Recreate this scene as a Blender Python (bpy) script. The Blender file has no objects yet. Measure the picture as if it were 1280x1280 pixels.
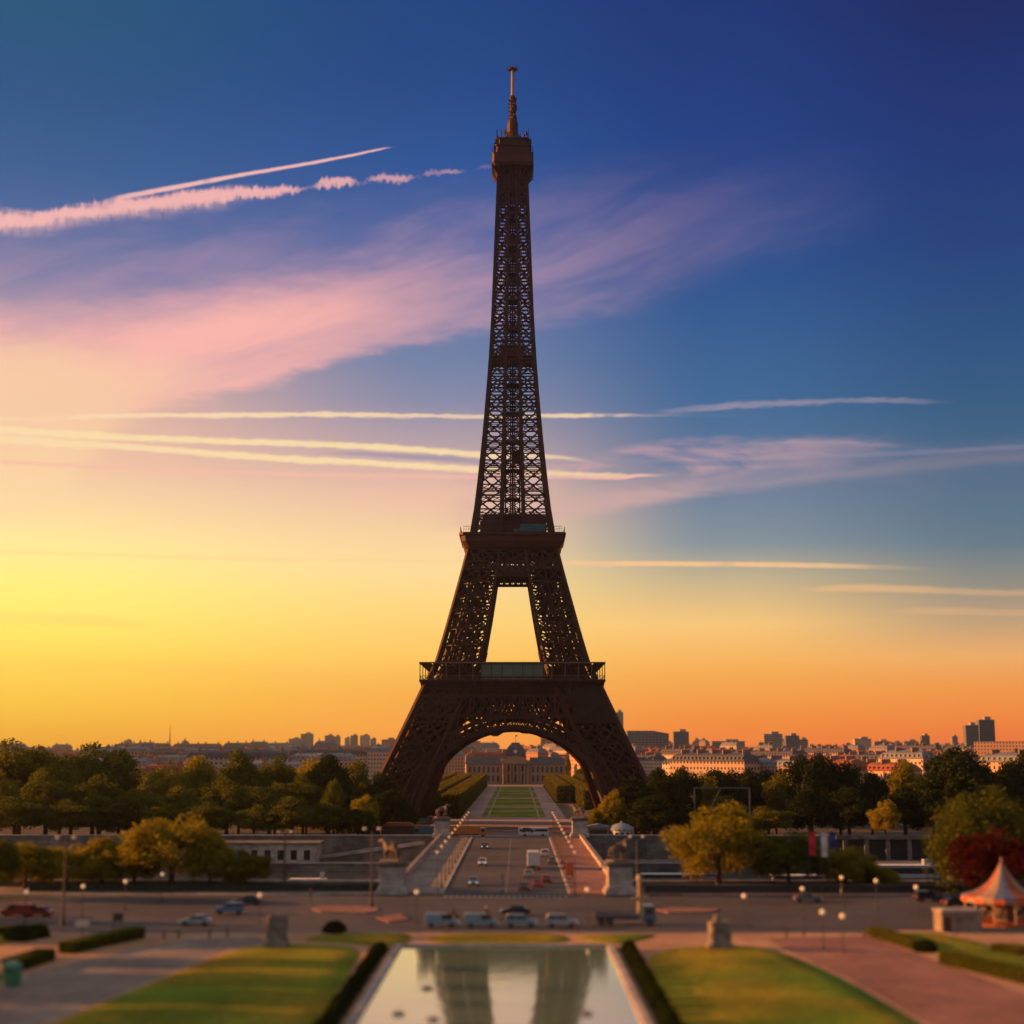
import bpy, math, random
import numpy as np
from mathutils import Vector, Matrix, Euler
R = math.radians
S = bpy.context.scene
COL = S.collection
random.seed(11)

# ------------------------------------------------------------------ camera
FPX = 1910.0                                   # focal length in pixels of a 1280 wide picture
PITCH, YAW = math.atan(298 / FPX), math.atan(7 / FPX)
EYE = Vector((2.0, 0.0, 24.5))
cd = bpy.data.cameras.new('camera')
cam = bpy.data.objects.new('camera', cd)
COL.objects.link(cam)
cam.location = EYE
cam.rotation_euler = (R(90) + PITCH, 0, YAW)
cd.sensor_width = 36
cd.lens = 36 * FPX / 1280
cd.clip_start, cd.clip_end = 0.5, 30000
cd.dof.use_dof = True
cd.dof.focus_distance = 720
cd.dof.aperture_fstop = cd.lens / 1000 / 0.98
S.camera = cam
ROT = Euler((R(90) + PITCH, 0, YAW)).to_matrix()


def ray(px, py):
    return (ROT @ Vector(((px - 640) / FPX, (640 - py) / FPX, -1))).normalized()


def at(px, py, z=0.0):
    d = ray(px, py)
    return EYE + d * ((z - EYE.z) / d.z)


def at_y(px, py, Y):
    d = ray(px, py)
    return EYE + d * (Y / d.y)


def sr(r, g, b, k=1.0):
    f = lambda c: (c / 255 / 12.92 if c / 255 <= .04045 else ((c / 255 + .055) / 1.055) ** 2.4) * k
    return (f(r), f(g), f(b), 1)


# ------------------------------------------------------------------ sun and sky
SUN_EL, SUN_AZ = 11.0, -82.0                    # azimuth from the view axis (+Y), negative is left
sl = bpy.data.lights.new('sun', 'SUN')
sun = bpy.data.objects.new('sun', sl)
COL.objects.link(sun)
sl.energy = 5.0
sl.angle = R(0.55)
sl.color = (1.0, 0.36, 0.09)
sd = Vector((math.sin(R(SUN_AZ)) * math.cos(R(SUN_EL)), math.cos(R(SUN_AZ)) * math.cos(R(SUN_EL)), math.sin(R(SUN_EL))))
sun.rotation_euler = sd.to_track_quat('Z', 'Y').to_euler()

S.view_settings.view_transform = 'Standard'
S.view_settings.look = 'None'
S.view_settings.exposure = 1.0
S.view_settings.gamma = 1
S.view_settings.use_curve_mapping = False
cy = S.cycles
cy.use_denoising = True
cy.max_bounces = 5
cy.diffuse_bounces = 2
cy.glossy_bounces = 3
cy.transmission_bounces = 3
cy.volume_bounces = 0
cy.transparent_max_bounces = 6
cy.caustics_reflective = cy.caustics_refractive = False
cy.sample_clamp_indirect = 4

W = bpy.data.worlds.new("World")
S.world = W
W.use_nodes = True
NT = W.node_tree
NT.nodes.clear()


class N:
    """a float socket with arithmetic"""
    def __init__(s, sock): s.s = sock
    @staticmethod
    def m(op, *a):
        n = NT.nodes.new('ShaderNodeMath'); n.operation = op
        for i, v in enumerate(a):
            if isinstance(v, N): NT.links.new(v.s, n.inputs[i])
            else: n.inputs[i].default_value = v
        return N(n.outputs[0])
    def __add__(s, o): return N.m('ADD', s, o)
    def __sub__(s, o): return N.m('SUBTRACT', s, o)
    def __rsub__(s, o): return N.m('SUBTRACT', o, s)
    def __mul__(s, o): return N.m('MULTIPLY', s, o)
    def __truediv__(s, o): return N.m('DIVIDE', s, o)
    __radd__, __rmul__ = __add__, __mul__
    def abs(s): return N.m('ABSOLUTE', s)
    def ss(s, lo, hi, a=0.0, b=1.0):
        n = NT.nodes.new('ShaderNodeMapRange'); n.interpolation_type = 'SMOOTHSTEP'
        for i, v in zip((0, 1, 2, 3, 4), (s, lo, hi, a, b)):
            if isinstance(v, N): NT.links.new(v.s, n.inputs[i])
            else: n.inputs[i].default_value = v
        return N(n.outputs[0])


tc = NT.nodes.new('ShaderNodeTexCoord')
sx = NT.nodes.new('ShaderNodeSeparateXYZ')
NT.links.new(tc.outputs['Generated'], sx.inputs[0])
AZ = N.m('ARCTAN2', N(sx.outputs[0]), N(sx.outputs[1])) * (180 / math.pi)       # degrees, 0 ahead, + right
EL = N.m('ARCSINE', N(sx.outputs[2])) * (180 / math.pi)


def ae(px, py):
    d = ray(px, py)
    return math.degrees(math.atan2(d.x, d.y)), math.degrees(math.asin(d.z))


def noise(kx, ky, det=4, rough=.55, dist=0., seed=0.):
    c = NT.nodes.new('ShaderNodeCombineXYZ')
    NT.links.new((AZ * kx).s, c.inputs[0]); NT.links.new((EL * ky).s, c.inputs[1]); c.inputs[2].default_value = seed
    t = NT.nodes.new('ShaderNodeTexNoise')
    t.inputs['Scale'].default_value = 1; t.inputs['Detail'].default_value = det
    t.inputs['Roughness'].default_value = rough; t.inputs['Distortion'].default_value = dist
    NT.links.new(c.outputs[0], t.inputs['Vector'])
    return N(t.outputs[0])


def streaks(ka, kc, deg, seed, bend=.0, det=5):
    """fibrous cirrus texture drawn out along a direction of the sky"""
    c_, s_ = math.cos(R(deg)), math.sin(R(deg))
    u, v = AZ * c_ + EL * s_, EL * c_ - AZ * s_
    w = noise(.12, .25, 2, .5, 0, seed + 3) - .5
    c = NT.nodes.new('ShaderNodeCombineXYZ')
    NT.links.new((u * ka).s, c.inputs[0]); NT.links.new(((v + w * bend) * kc).s, c.inputs[1]); c.inputs[2].default_value = seed
    t = NT.nodes.new('ShaderNodeTexNoise')
    t.inputs['Scale'].default_value = 1; t.inputs['Detail'].default_value = det; t.inputs['Roughness'].default_value = .6; t.inputs['Distortion'].default_value = .35
    NT.links.new(c.outputs[0], t.inputs['Vector'])
    return N(t.outputs[0])


def curve(pts, lo, hi, smooth=True):
    """value as a function of azimuth (-30..30 deg)"""
    n = NT.nodes.new('ShaderNodeFloatCurve')
    cm = n.mapping; c = cm.curves[0]
    xs = sorted((max(0, min(1, (a + 30) / 60)), max(0, min(1, (v - lo) / (hi - lo)))) for a, v in pts)
    if xs[0][0] > .01: xs = [(0, xs[0][1])] + xs
    if xs[-1][0] < .99: xs = xs + [(1, xs[-1][1])]
    while len(c.points) < len(xs): c.points.new(.5, .5)
    for p, (x, y) in zip(c.points, xs):
        p.location = (x, y); p.handle_type = 'AUTO_CLAMPED' if smooth else 'VECTOR'
    cm.extend = 'HORIZONTAL'
    cm.update()
    NT.links.new(((AZ + 30) / 60).s, n.inputs[1])
    return N(n.outputs[0]) * (hi - lo) + lo


def ramp(px, stops):
    n = NT.nodes.new('ShaderNodeValToRGB')
    r = n.color_ramp
    st = sorted((max(0., min(1., (ae(px, py)[1] + 5) / 45)), c) for py, c in stops)
    while len(r.elements) < len(st): r.elements.new(.5)
    for e, (p, c) in zip(r.elements, st): e.position = p
    for e, (p, c) in zip(r.elements, st): e.color = sr(*c)
    NT.links.new(((EL + 5) / 45).s, n.inputs[0])
    return n.outputs[0]


def cmix(a, b, f):
    n = NT.nodes.new('ShaderNodeMix'); n.data_type = 'RGBA'
    for i, v in ((6, a), (7, b)):
        if isinstance(v, tuple): n.inputs[i].default_value = v
        else: NT.links.new(v, n.inputs[i])
    NT.links.new(f.s, n.inputs[0])
    return n.outputs[2]


left = ramp(0, [(0, (2, 78, 118)), (100, (16, 76, 128)), (200, (38, 86, 142)), (270, (66, 98, 154)), (340, (114, 118, 162)), (400, (165, 145, 165)),
                (450, (226, 176, 164)), (520, (244, 190, 162)), (570, (246, 196, 160)), (620, (251, 212, 158)), (680, (255, 230, 142)), (730, (255, 232, 112)),
                (780, (255, 224, 88)), (830, (250, 205, 60)), (880, (238, 186, 36)), (930, (226, 152, 26))])
mid = ramp(560, [(0, (0, 58, 124)), (100, (4, 62, 132)), (200, (24, 76, 146)), (300, (60, 92, 156)), (400, (98, 116, 164)), (450, (106, 126, 166)),
                 (500, (132, 136, 168)), (560, (188, 162, 166)), (620, (236, 190, 162)), (670, (246, 206, 154)), (710, (248, 213, 146)), (760, (246, 205, 115)),
                 (820, (245, 190, 80)), (870, (242, 165, 50)), (930, (242, 148, 52))])
cr = ramp(900, [(0, (0, 40, 114)), (200, (0, 54, 130)), (350, (16, 74, 140)), (500, (46, 98, 148)), (600, (84, 114, 150)), (680, (122, 138, 148)),
                (720, (185, 168, 132)), (780, (240, 190, 110)), (840, (242, 165, 60)), (900, (238, 132, 36)), (935, (236, 118, 42))])
right = ramp(1250, [(0, (0, 22, 92)), (100, (0, 32, 106)), (200, (0, 42, 114)), (300, (0, 52, 118)), (400, (8, 68, 124)), (500, (24, 82, 126)),
                    (600, (58, 97, 128)), (680, (84, 111, 128)), (730, (132, 130, 118)), (780, (185, 150, 110)), (820, (232, 165, 90)),
                    (860, (240, 145, 50)), (900, (238, 124, 40)), (935, (230, 104, 40))])
back = ramp(640, [(0, (112, 116, 130)), (400, (122, 124, 136)), (700, (138, 132, 132)), (860, (144, 132, 124)), (938, (124, 110, 102))])
a0, a1, a2, a3 = ae(0, 600)[0], ae(560, 600)[0], ae(900, 600)[0], ae(1250, 600)[0]
sky = cmix(left, mid, AZ.ss(a0, a1))
sky = cmix(sky, cr, AZ.ss(a1, a2))
sky = cmix(sky, right, AZ.ss(a2, a3))

wob = noise(.5, 2.2, 3, .5, 0, 3.1) - .5
fine = noise(1.6, 5.0, 5, .6, .6, 9.2) - .5
pink_l, pink_r = sr(252, 184, 168), sr(150, 128, 165)


def region(top, bot, op, st, sb, amp, color, tex=None):
    """cirrus sheet between two edges given in picture points"""
    T = curve([ae(*p) for p in top], -2, 30); B = curve([ae(*p) for p in bot], -2, 30)
    O = curve([(ae(x, 500)[0], o) for x, o in op], 0, 1)
    e = EL + wob * amp + fine * (amp * .45)
    m = e.ss(B - sb, B + sb) * (1 - e.ss(T - st, T + st)) * O
    if tex: m = m * tex
    return m, color


def trail(pts, amp, color, tex=None, k=1.0, rag=None):
    """contrail: (px, py, half width px, opacity)"""
    c = curve([ae(x, y) for x, y, h, o in pts], 0, 30)
    hw = curve([(ae(x, y)[0], h * .0300 * k) for x, y, h, o in pts], 0, 1)
    o = curve([(ae(x, y)[0], o) for x, y, h, o in pts], 0, 1)
    d = (EL - c + wob * amp * .6 + (rag if rag else fine) * amp).abs() / hw
    m = (1 - d.ss(.25, 1.0)) * o
    if tex: m = m * tex
    return m, color


wisps = noise(.16, .75, 5, .62, 1.2, 21.0).ss(.36, .62)
soft = noise(.22, 1.1, 4, .6, .8, 5.0).ss(.25, .7, .45, 1)
gaps = noise(.9, .4, 3, .5, 0, 40.0).ss(.33, .55)
serr = (noise(2.6, 1.0, 6, .75, .8, 12.0) - .5) * 1.1 + (noise(7.0, .8, 3, .6, .3, 15.0) - .5) * .5
layers = [
    # broad veil reaching up to the right
    region([(0, 318), (250, 300), (420, 300), (620, 278), (800, 246), (1000, 222), (1150, 232)], [(0, 520), (200, 500), (420, 444), (520, 424), (620, 408), (780, 384), (1000, 312), (1150, 262)],
           [(0, .55), (300, .55), (520, .66), (640, .52), (760, .34), (900, .17), (1060, .06), (1180, .0)], 2.2, .6, 1.3, sr(200, 152, 172), streaks(.13, .8, 18, 21.0, 1.6, 6).ss(.30, .68, .25, 1)),
    # the glowing pink sheet at left
    region([(0, 398), (150, 392), (290, 372), (400, 362), (520, 344), (660, 318)], [(0, 560), (160, 513), (260, 495), (350, 475), (420, 449), (520, 425), (620, 407), (660, 400)],
           [(0, 1), (250, 1), (380, .95), (450, .72), (530, .38), (620, .14), (680, 0)], 1.1, .32, .8, sr(255, 182, 172), streaks(.12, .7, 15, 5.0, 1.6, 6).ss(.25, .62, .5, 1)),
    region([(0, 430), (160, 452), (260, 462), (340, 470)], [(0, 640), (200, 500), (340, 476)], [(0, .75), (160, .6), (280, .25), (340, 0)], 1.0, 1.0, 1.0, sr(253, 212, 160)),
    # pink between and below the long trails
    region([(0, 552), (300, 574), (600, 588), (760, 575)], [(0, 590), (300, 596), (600, 612), (760, 596)], [(0, .0), (120, .05), (300, .25), (600, .5), (760, .1)], .4, 2.6, .9, sr(246, 184, 165), soft),
    region([(660, 578), (850, 556), (1040, 548), (1200, 550)], [(660, 604), (850, 598), (1040, 578), (1200, 566)], [(520, 0), (640, .75), (800, .72), (960, .6), (1080, .25), (1200, 0)], .35, .35, .8, sr(205, 160, 165), wisps),
    region([(640, 622), (850, 600), (1000, 590), (1180, 570), (1280, 560)], [(640, 660), (740, 642), (860, 622), (1000, 604), (1180, 584), (1280, 578)], [(470, 0), (560, .25), (640, .75), (800, .75), (940, .5), (1100, .25), (1280, .12)], .55, .22, .35, sr(214, 168, 160), soft),
    trail([(0, 523, 4, .4), (130, 520, 4.5, .85), (300, 519, 5, .95), (460, 518, 4.5, .9), (600, 521, 3.5, .75), (720, 519, 4, .85), (800, 519, 3, .2), (1000, 517, 3, 0)], .18, sr(255, 220, 176), noise(.45, .2, 3, .5, 0, 70.).ss(.28, .45)),
    trail([(0, 537, 7, .9), (150, 546, 6, .95), (320, 553, 5.5, .95), (480, 559, 5.5, .95), (600, 568, 6, .9), (700, 572, 4, .6), (800, 585, 3, 0)], .2, sr(255, 224, 168)),
    trail([(0, 549, 7, .8), (150, 558, 6, .9), (320, 571, 6, .95), (480, 580, 6, .95), (620, 588, 6, .8), (760, 594, 4, .7), (860, 594, 3, 0)], .2, sr(255, 222, 168)),
    trail([(360, 566, 3, 0), (440, 567, 4, .5), (560, 574, 5, .7), (640, 578, 4, .3)], .1, sr(150, 138, 165)),
    trail([(700, 596, 4, .6), (760, 597, 4, .95), (810, 594, 3, .5), (880, 590, 3, 0)], .12, sr(250, 186, 165)),
    trail([(790, 580, 4, 0), (860, 580, 5, .55), (960, 578, 5, .5), (1100, 570, 4, 0)], .1, sr(96, 116, 150)),
    trail([(800, 515, 2, 0), (840, 513, 5, .5), (920, 507, 6, .62), (1040, 501, 5, .6), (1150, 501, 4, .3), (1220, 503, 3, 0)], .25, sr(176, 156, 172), soft),
    trail([(880, 556, 2, 0), (1000, 553, 4, .45), (1100, 556, 4, .3), (1180, 560, 3, 0)], .2, sr(165, 148, 165)),
    trail([(640, 702, 4, .3), (720, 704, 4.5, .8), (880, 705, 4.5, .85), (1030, 707, 4.5, .7), (1100, 709, 4, .25), (1230, 712, 3, 0)], .08, sr(250, 192, 132), noise(.4, .2, 3, .5, 0, 33.).ss(.25, .5, .4, 1)),
    trail([(980, 737, 4, 0), (1060, 735, 6, .7), (1150, 737, 6, .55), (1280, 741, 5, .35)], .12, sr(228, 176, 120)),
    trail([(1080, 765, 4, 0), (1180, 764, 6, .4), (1280, 766, 6, .3)], .15, sr(224, 172, 116)),
    trail([(0, 772, 12, .3), (120, 776, 10, .35), (230, 785, 6, .0)], .3, sr(226, 190, 92)),
    trail([(0, 830, 10, .15), (300, 838, 12, .25), (480, 846, 6, 0)], .3, sr(238, 176, 70)),
    # old, ragged contrail
    trail([(0, 275, 11, .95), (100, 265, 11.5, .95), (200, 253, 12, .95), (300, 242, 10, .95), (370, 236, 7, .9), (386, 235, 3, .15), (400, 229, 6, .8), (434, 229, 7, .85), (452, 228, 3, .05), (470, 222, 6, .65), (505, 223, 7, .65), (524, 220, 2, .03), (540, 216, 5, .45), (570, 215, 4, .4), (590, 211, 2, 0), (608, 207, 3, .2), (622, 207, 3, 0)],
          .62, sr(247, 180, 176), noise(.42, .15, 2, .5, 0, 54.).ss(.30, .48, .2, 1), 1, serr),
    region([(0, 262), (150, 256), (280, 236), (330, 232)], [(0, 288), (150, 271), (280, 256), (330, 248)], [(0, .75), (200, .6), (280, .4), (360, 0)], .2, .35, .5, sr(248, 186, 176), noise(3.2, 1.2, 4, .6, .5, 91.).ss(.3, .6, .3, 1)),
    # fresh contrail
    trail([(95, 256, 4, 0), (160, 245, 4.5, .85), (230, 232, 4, .95), (300, 219, 3.4, .95), (370, 207, 2.8, .95), (440, 194, 2.2, .95), (474, 187, 1.6, .95), (494, 184, .8, 0)], .06, sr(250, 190, 182),
          noise(.7, .2, 2, .5, 0, 18.).ss(.25, .40)),
]
for m, c in layers:
    sky = cmix(sky, c, m)
sky = cmix(sky, back, AZ.abs().ss(70, 135))
sky = cmix(sky, sr(172, 160, 150), EL.ss(31, 55))
bg = NT.nodes.new('ShaderNodeBackground')
NT.links.new(sky, bg.inputs[0])
NT.links.new(EL.ss(0, 13, .73, .54).s, bg.inputs[1])
nish = NT.nodes.new('ShaderNodeTexSky')
nish.sky_type = 'NISHITA'
nish.sun_disc = False
nish.sun_elevation = R(SUN_EL)
nish.sun_rotation = R(SUN_AZ)
bg2 = NT.nodes.new('ShaderNodeBackground')
NT.links.new(nish.outputs[0], bg2.inputs[0])
bg2.inputs[1].default_value = 0.05
ad = NT.nodes.new('ShaderNodeMixShader')
ad.inputs[0].default_value = 0.12
NT.links.new(bg.outputs[0], ad.inputs[1]); NT.links.new(bg2.outputs[0], ad.inputs[2])
wo = NT.nodes.new('ShaderNodeOutputWorld')
NT.links.new(ad.outputs[0], wo.inputs[0])

# ------------------------------------------------------------------ helpers
def tag(o, label=None, cat=None, group=None, kind=None):
    if label: o['label'] = label
    if cat: o['category'] = cat
    if group: o['group'] = group
    if kind: o['kind'] = kind
    return o


def thing(name, label, cat, loc=(0, 0, 0), rz=0.0, group=None):
    o = bpy.data.objects.new(name, None)
    COL.objects.link(o)
    o.empty_display_size = .5
    o.location = loc
    o.rotation_euler = (0, 0, rz)
    return tag(o, label, cat, group)


def dup(root, loc, rz=0.0, label=None, group=None, scale=None):
    r = root.copy(); COL.objects.link(r)
    r.location = loc; r.rotation_euler = (0, 0, rz)
    if scale is not None: r.scale = scale if isinstance(scale, tuple) else (scale,) * 3
    if label: r['label'] = label
    if group: r['group'] = group
    for ch in list(root.children):
        c = ch.copy(); COL.objects.link(c); c.parent = r
        for g in ch.children:
            d = g.copy(); COL.objects.link(d); d.parent = c
    return r


def mat(name, color, rough=.8, metal=0.0, var=0.25, scale=.6, bump=0.0, spec=.3, detail=5, var2=0., scale2=.05, coord='Object', joints=None):
    """principled material whose colour varies with two scales of noise"""
    m = bpy.data.materials.new(name); m.use_nodes = True
    nt = m.node_tree; b = nt.nodes['Principled BSDF']
    b.inputs['Roughness'].default_value = rough; b.inputs['Metallic'].default_value = metal
    b.inputs['Specular IOR Level'].default_value = spec
    c = color if len(color) == 4 else (*color, 1)
    if var > 0:
        t = nt.nodes.new('ShaderNodeTexCoord')
        n = nt.nodes.new('ShaderNodeTexNoise'); n.inputs['Scale'].default_value = scale; n.inputs['Detail'].default_value = detail
        nt.links.new(t.outputs[coord], n.inputs['Vector'])
        mr = nt.nodes.new('ShaderNodeMapRange'); mr.inputs[1].default_value = .25; mr.inputs[2].default_value = .75
        mr.inputs[3].default_value = 1 - var; mr.inputs[4].default_value = 1 + var
        nt.links.new(n.outputs[0], mr.inputs[0])
        fac = mr.outputs[0]
        if var2 > 0:
            n2 = nt.nodes.new('ShaderNodeTexNoise'); n2.inputs['Scale'].default_value = scale2; n2.inputs['Detail'].default_value = 4
            nt.links.new(t.outputs[coord], n2.inputs['Vector'])
            mr2 = nt.nodes.new('ShaderNodeMapRange'); mr2.inputs[1].default_value = .3; mr2.inputs[2].default_value = .7
            mr2.inputs[3].default_value = 1 - var2; mr2.inputs[4].default_value = 1 + var2
            nt.links.new(n2.outputs[0], mr2.inputs[0])
            mm = nt.nodes.new('ShaderNodeMath'); mm.operation = 'MULTIPLY'
            nt.links.new(fac, mm.inputs[0]); nt.links.new(mr2.outputs[0], mm.inputs[1]); fac = mm.outputs[0]
        if joints:                                                # (length, height, upright?) of the stone courses
            sp = nt.nodes.new('ShaderNodeSeparateXYZ'); nt.links.new(t.outputs[coord], sp.inputs[0])
            cb = nt.nodes.new('ShaderNodeCombineXYZ')
            ad_ = nt.nodes.new('ShaderNodeMath'); ad_.operation = 'ADD'; nt.links.new(sp.outputs[0], ad_.inputs[0])
            if joints[2]: nt.links.new(sp.outputs[1], ad_.inputs[1]); nt.links.new(sp.outputs[2], cb.inputs[1])
            else: ad_.inputs[1].default_value = 0; nt.links.new(sp.outputs[1], cb.inputs[1])
            nt.links.new(ad_.outputs[0], cb.inputs[0])
            br = nt.nodes.new('ShaderNodeTexBrick'); br.inputs['Scale'].default_value = 1
            br.inputs['Brick Width'].default_value = joints[0]; br.inputs['Row Height'].default_value = joints[1]
            br.inputs['Mortar Size'].default_value = joints[1] * .04; br.inputs['Mortar Smooth'].default_value = .3
            br.inputs['Color1'].default_value = (1.12,) * 3 + (1,); br.inputs['Color2'].default_value = (.86,) * 3 + (1,); br.inputs['Mortar'].default_value = (.5,) * 3 + (1,)
            nt.links.new(cb.outputs[0], br.inputs['Vector'])
            m3 = nt.nodes.new('ShaderNodeMath'); m3.operation = 'MULTIPLY'
            nt.links.new(fac, m3.inputs[0]); nt.links.new(br.outputs['Color'], m3.inputs[1]); fac = m3.outputs[0]
        vm = nt.nodes.new('ShaderNodeVectorMath'); vm.operation = 'SCALE'
        vm.inputs[0].default_value = c[:3]
        nt.links.new(fac, vm.inputs['Scale'])
        nt.links.new(vm.outputs[0], b.inputs['Base Color'])
        if bump > 0:
            bp = nt.nodes.new('ShaderNodeBump'); bp.inputs['Strength'].default_value = bump
            nt.links.new(n.outputs[0], bp.inputs['Height']); nt.links.new(bp.outputs[0], b.inputs['Normal'])
    else:
        b.inputs['Base Color'].default_value = c
    return m


class MB:
    def __init__(s): s.v, s.f, s.mi, s.uv = [], [], [], []
    def add(s, vs, fs, mi=0, uvs=None):
        o = len(s.v); s.v.extend(tuple(p) for p in vs)
        for k, f in enumerate(fs):
            s.f.append(tuple(o + i for i in f)); s.mi.append(mi)
            s.uv.append(uvs[k] if uvs else None)
        return s
    def quad(s, a, b, c, d, mi=0): return s.add([a, b, c, d], [(0, 1, 2, 3)], mi)
    def box(s, c, d, rz=0.0, mi=0):
        cx, cyy, cz = c; x, y, z = d[0] / 2, d[1] / 2, d[2] / 2
        ca, sa = math.cos(rz), math.sin(rz)
        vs = [(cx + ca * i * x - sa * j * y, cyy + sa * i * x + ca * j * y, cz + k * z) for k in (-1, 1) for j in (-1, 1) for i in (-1, 1)]
        return s.add(vs, [(0, 2, 3, 1), (4, 5, 7, 6), (0, 1, 5, 4), (1, 3, 7, 5), (3, 2, 6, 7), (2, 0, 4, 6)], mi)
    def beam(s, p, q, w, h=None, mi=0, up=None):
        p, q = Vector(p), Vector(q); h = h or w
        d = (q - p)
        if d.length < 1e-6: return s
        d.normalize()
        u = Vector(up) if up else (Vector((0, 0, 1)) if abs(d.z) < .95 else Vector((0, 1, 0)))
        a = d.cross(u).normalized(); b = a.cross(d).normalized()
        vs = [e + a * (i * w / 2) + b * (j * h / 2) for e in (p, q) for i, j in ((-1, -1), (1, -1), (1, 1), (-1, 1))]
        return s.add(vs, [(0, 1, 5, 4), (1, 2, 6, 5), (2, 3, 7, 6), (3, 0, 4, 7), (3, 2, 1, 0), (4, 5, 6, 7)], mi)
    def tube(s, p, q, r0, r1=None, n=8, mi=0):
        p, q = Vector(p), Vector(q); r1 = r0 if r1 is None else r1
        d = (q - p).normalized()
        u = Vector((0, 0, 1)) if abs(d.z) < .95 else Vector((0, 1, 0))
        a = d.cross(u).normalized(); b = a.cross(d).normalized()
        vs = [e + (a * math.cos(2 * math.pi * k / n) + b * math.sin(2 * math.pi * k / n)) * r for e, r in ((p, r0), (q, r1)) for k in range(n)]
        fs = [(k, (k + 1) % n, n + (k + 1) % n, n + k) for k in range(n)] + [tuple(range(n))[::-1], tuple(range(n, 2 * n))]
        return s.add(vs, fs, mi)
    def lathe(s, prof, n=16, c=(0, 0, 0), mi=0, off=0.0):
        m = len(prof)
        vs = [(c[0] + r * math.cos(2 * math.pi * k / n + off), c[1] + r * math.sin(2 * math.pi * k / n + off), c[2] + z) for k in range(n) for r, z in prof]
        o = len(s.v); s.v.extend(vs)
        for k in range(n):
            for i in range(m - 1):
                a, b = k * m + i, ((k + 1) % n) * m + i
                s.f.append((o + a, o + b, o + b + 1, o + a + 1)); s.mi.append(mi(k, i) if callable(mi) else mi); s.uv.append(None)
        return s
    def prism(s, poly, z0, z1, mi=0):
        n = len(poly)
        vs = [(x, y, z0) for x, y in poly] + [(x, y, z1) for x, y in poly]
        return s.add(vs, [tuple(range(n))[::-1], tuple(range(n, 2 * n))] + [(k, (k + 1) % n, n + (k + 1) % n, n + k) for k in range(n)], mi)
    def side(s, poly, y0, y1, mi=0, inset=0.0):
        """polygon in (x, z) extruded across y"""
        n = len(poly)
        vs = [(x, y0, z) for x, z in poly] + [(x, y1, z) for x, z in poly]
        return s.add(vs, [tuple(range(n)), tuple(range(n, 2 * n))[::-1]] + [(k, n + k, n + (k + 1) % n, (k + 1) % n) for k in range(n)], mi)
    def wallbox(s, c, d, mi=0):
        """four walls carrying uvs in metres, no top"""
        cx, cyy, cz = c; x, y = d[0] / 2, d[1] / 2; z0, z1 = cz, cz + d[2]
        P = [(cx - x, cyy - y), (cx + x, cyy - y), (cx + x, cyy + y), (cx - x, cyy + y)]
        for k in range(4):
            a, b = P[k], P[(k + 1) % 4]; L = math.dist(a, b)
            s.add([(*a, z0), (*b, z0), (*b, z1), (*a, z1)], [(0, 1, 2, 3)], mi, [[(0, 0), (L, 0), (L, d[2]), (0, d[2])]])
        return s
    def mesh(s, name, mats, smooth=False):
        me = bpy.data.meshes.new(name)
        me.from_pydata(s.v, [], s.f)
        for m in (mats if isinstance(mats, (list, tuple)) else [mats]): me.materials.append(m)
        if any(s.mi): me.polygons.foreach_set('material_index', s.mi)
        if any(u is not None for u in s.uv):
            l = me.uv_layers.new(name='UVMap')
            for p, u in zip(me.polygons, s.uv):
                if u:
                    for li, q in zip(p.loop_indices, u): l.data[li].uv = q
        if smooth: me.shade_smooth()
        me.update()
        return me
    def build(s, name, mats, parent=None, smooth=False, bevel=0.0, loc=None):
        o = bpy.data.objects.new(name, s.mesh(name, mats, smooth))
        COL.objects.link(o)
        if parent: o.parent = parent
        if loc: o.location = loc
        if bevel:
            b = o.modifiers.new('bevel', 'BEVEL'); b.width = bevel; b.segments = 2; b.limit_method = 'ANGLE'
        return o


def skin_mesh(name, verts, edges, radii, m, sub=2):
    """one continuous body grown round a skeleton"""
    me = bpy.data.meshes.new(name + '_skeleton')
    me.from_pydata(verts, edges, [])
    o = bpy.data.objects.new('skeleton', me); COL.objects.link(o)
    o.modifiers.new('skin', 'SKIN')
    if not me.skin_vertices: me.skin_vertices.new()
    for i, sv in enumerate(me.skin_vertices[0].data):
        r = radii[i]; sv.radius = r if isinstance(r, tuple) else (r, r); sv.use_root = i == 0
    ss = o.modifiers.new('subsurf', 'SUBSURF'); ss.levels = ss.render_levels = sub
    dg = bpy.context.evaluated_depsgraph_get()
    out = bpy.data.meshes.new_from_object(o.evaluated_get(dg))
    out.name = name
    bpy.data.objects.remove(o); bpy.data.meshes.remove(me)
    out.materials.clear(); out.materials.append(m)
    out.shade_smooth()
    return out


def link(name, me, parent=None, loc=None, rz=None):
    o = bpy.data.objects.new(name, me); COL.objects.link(o)
    if parent: o.parent = parent
    if loc: o.location = loc
    if rz is not None: o.rotation_euler = (0, 0, rz)
    return o


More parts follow.
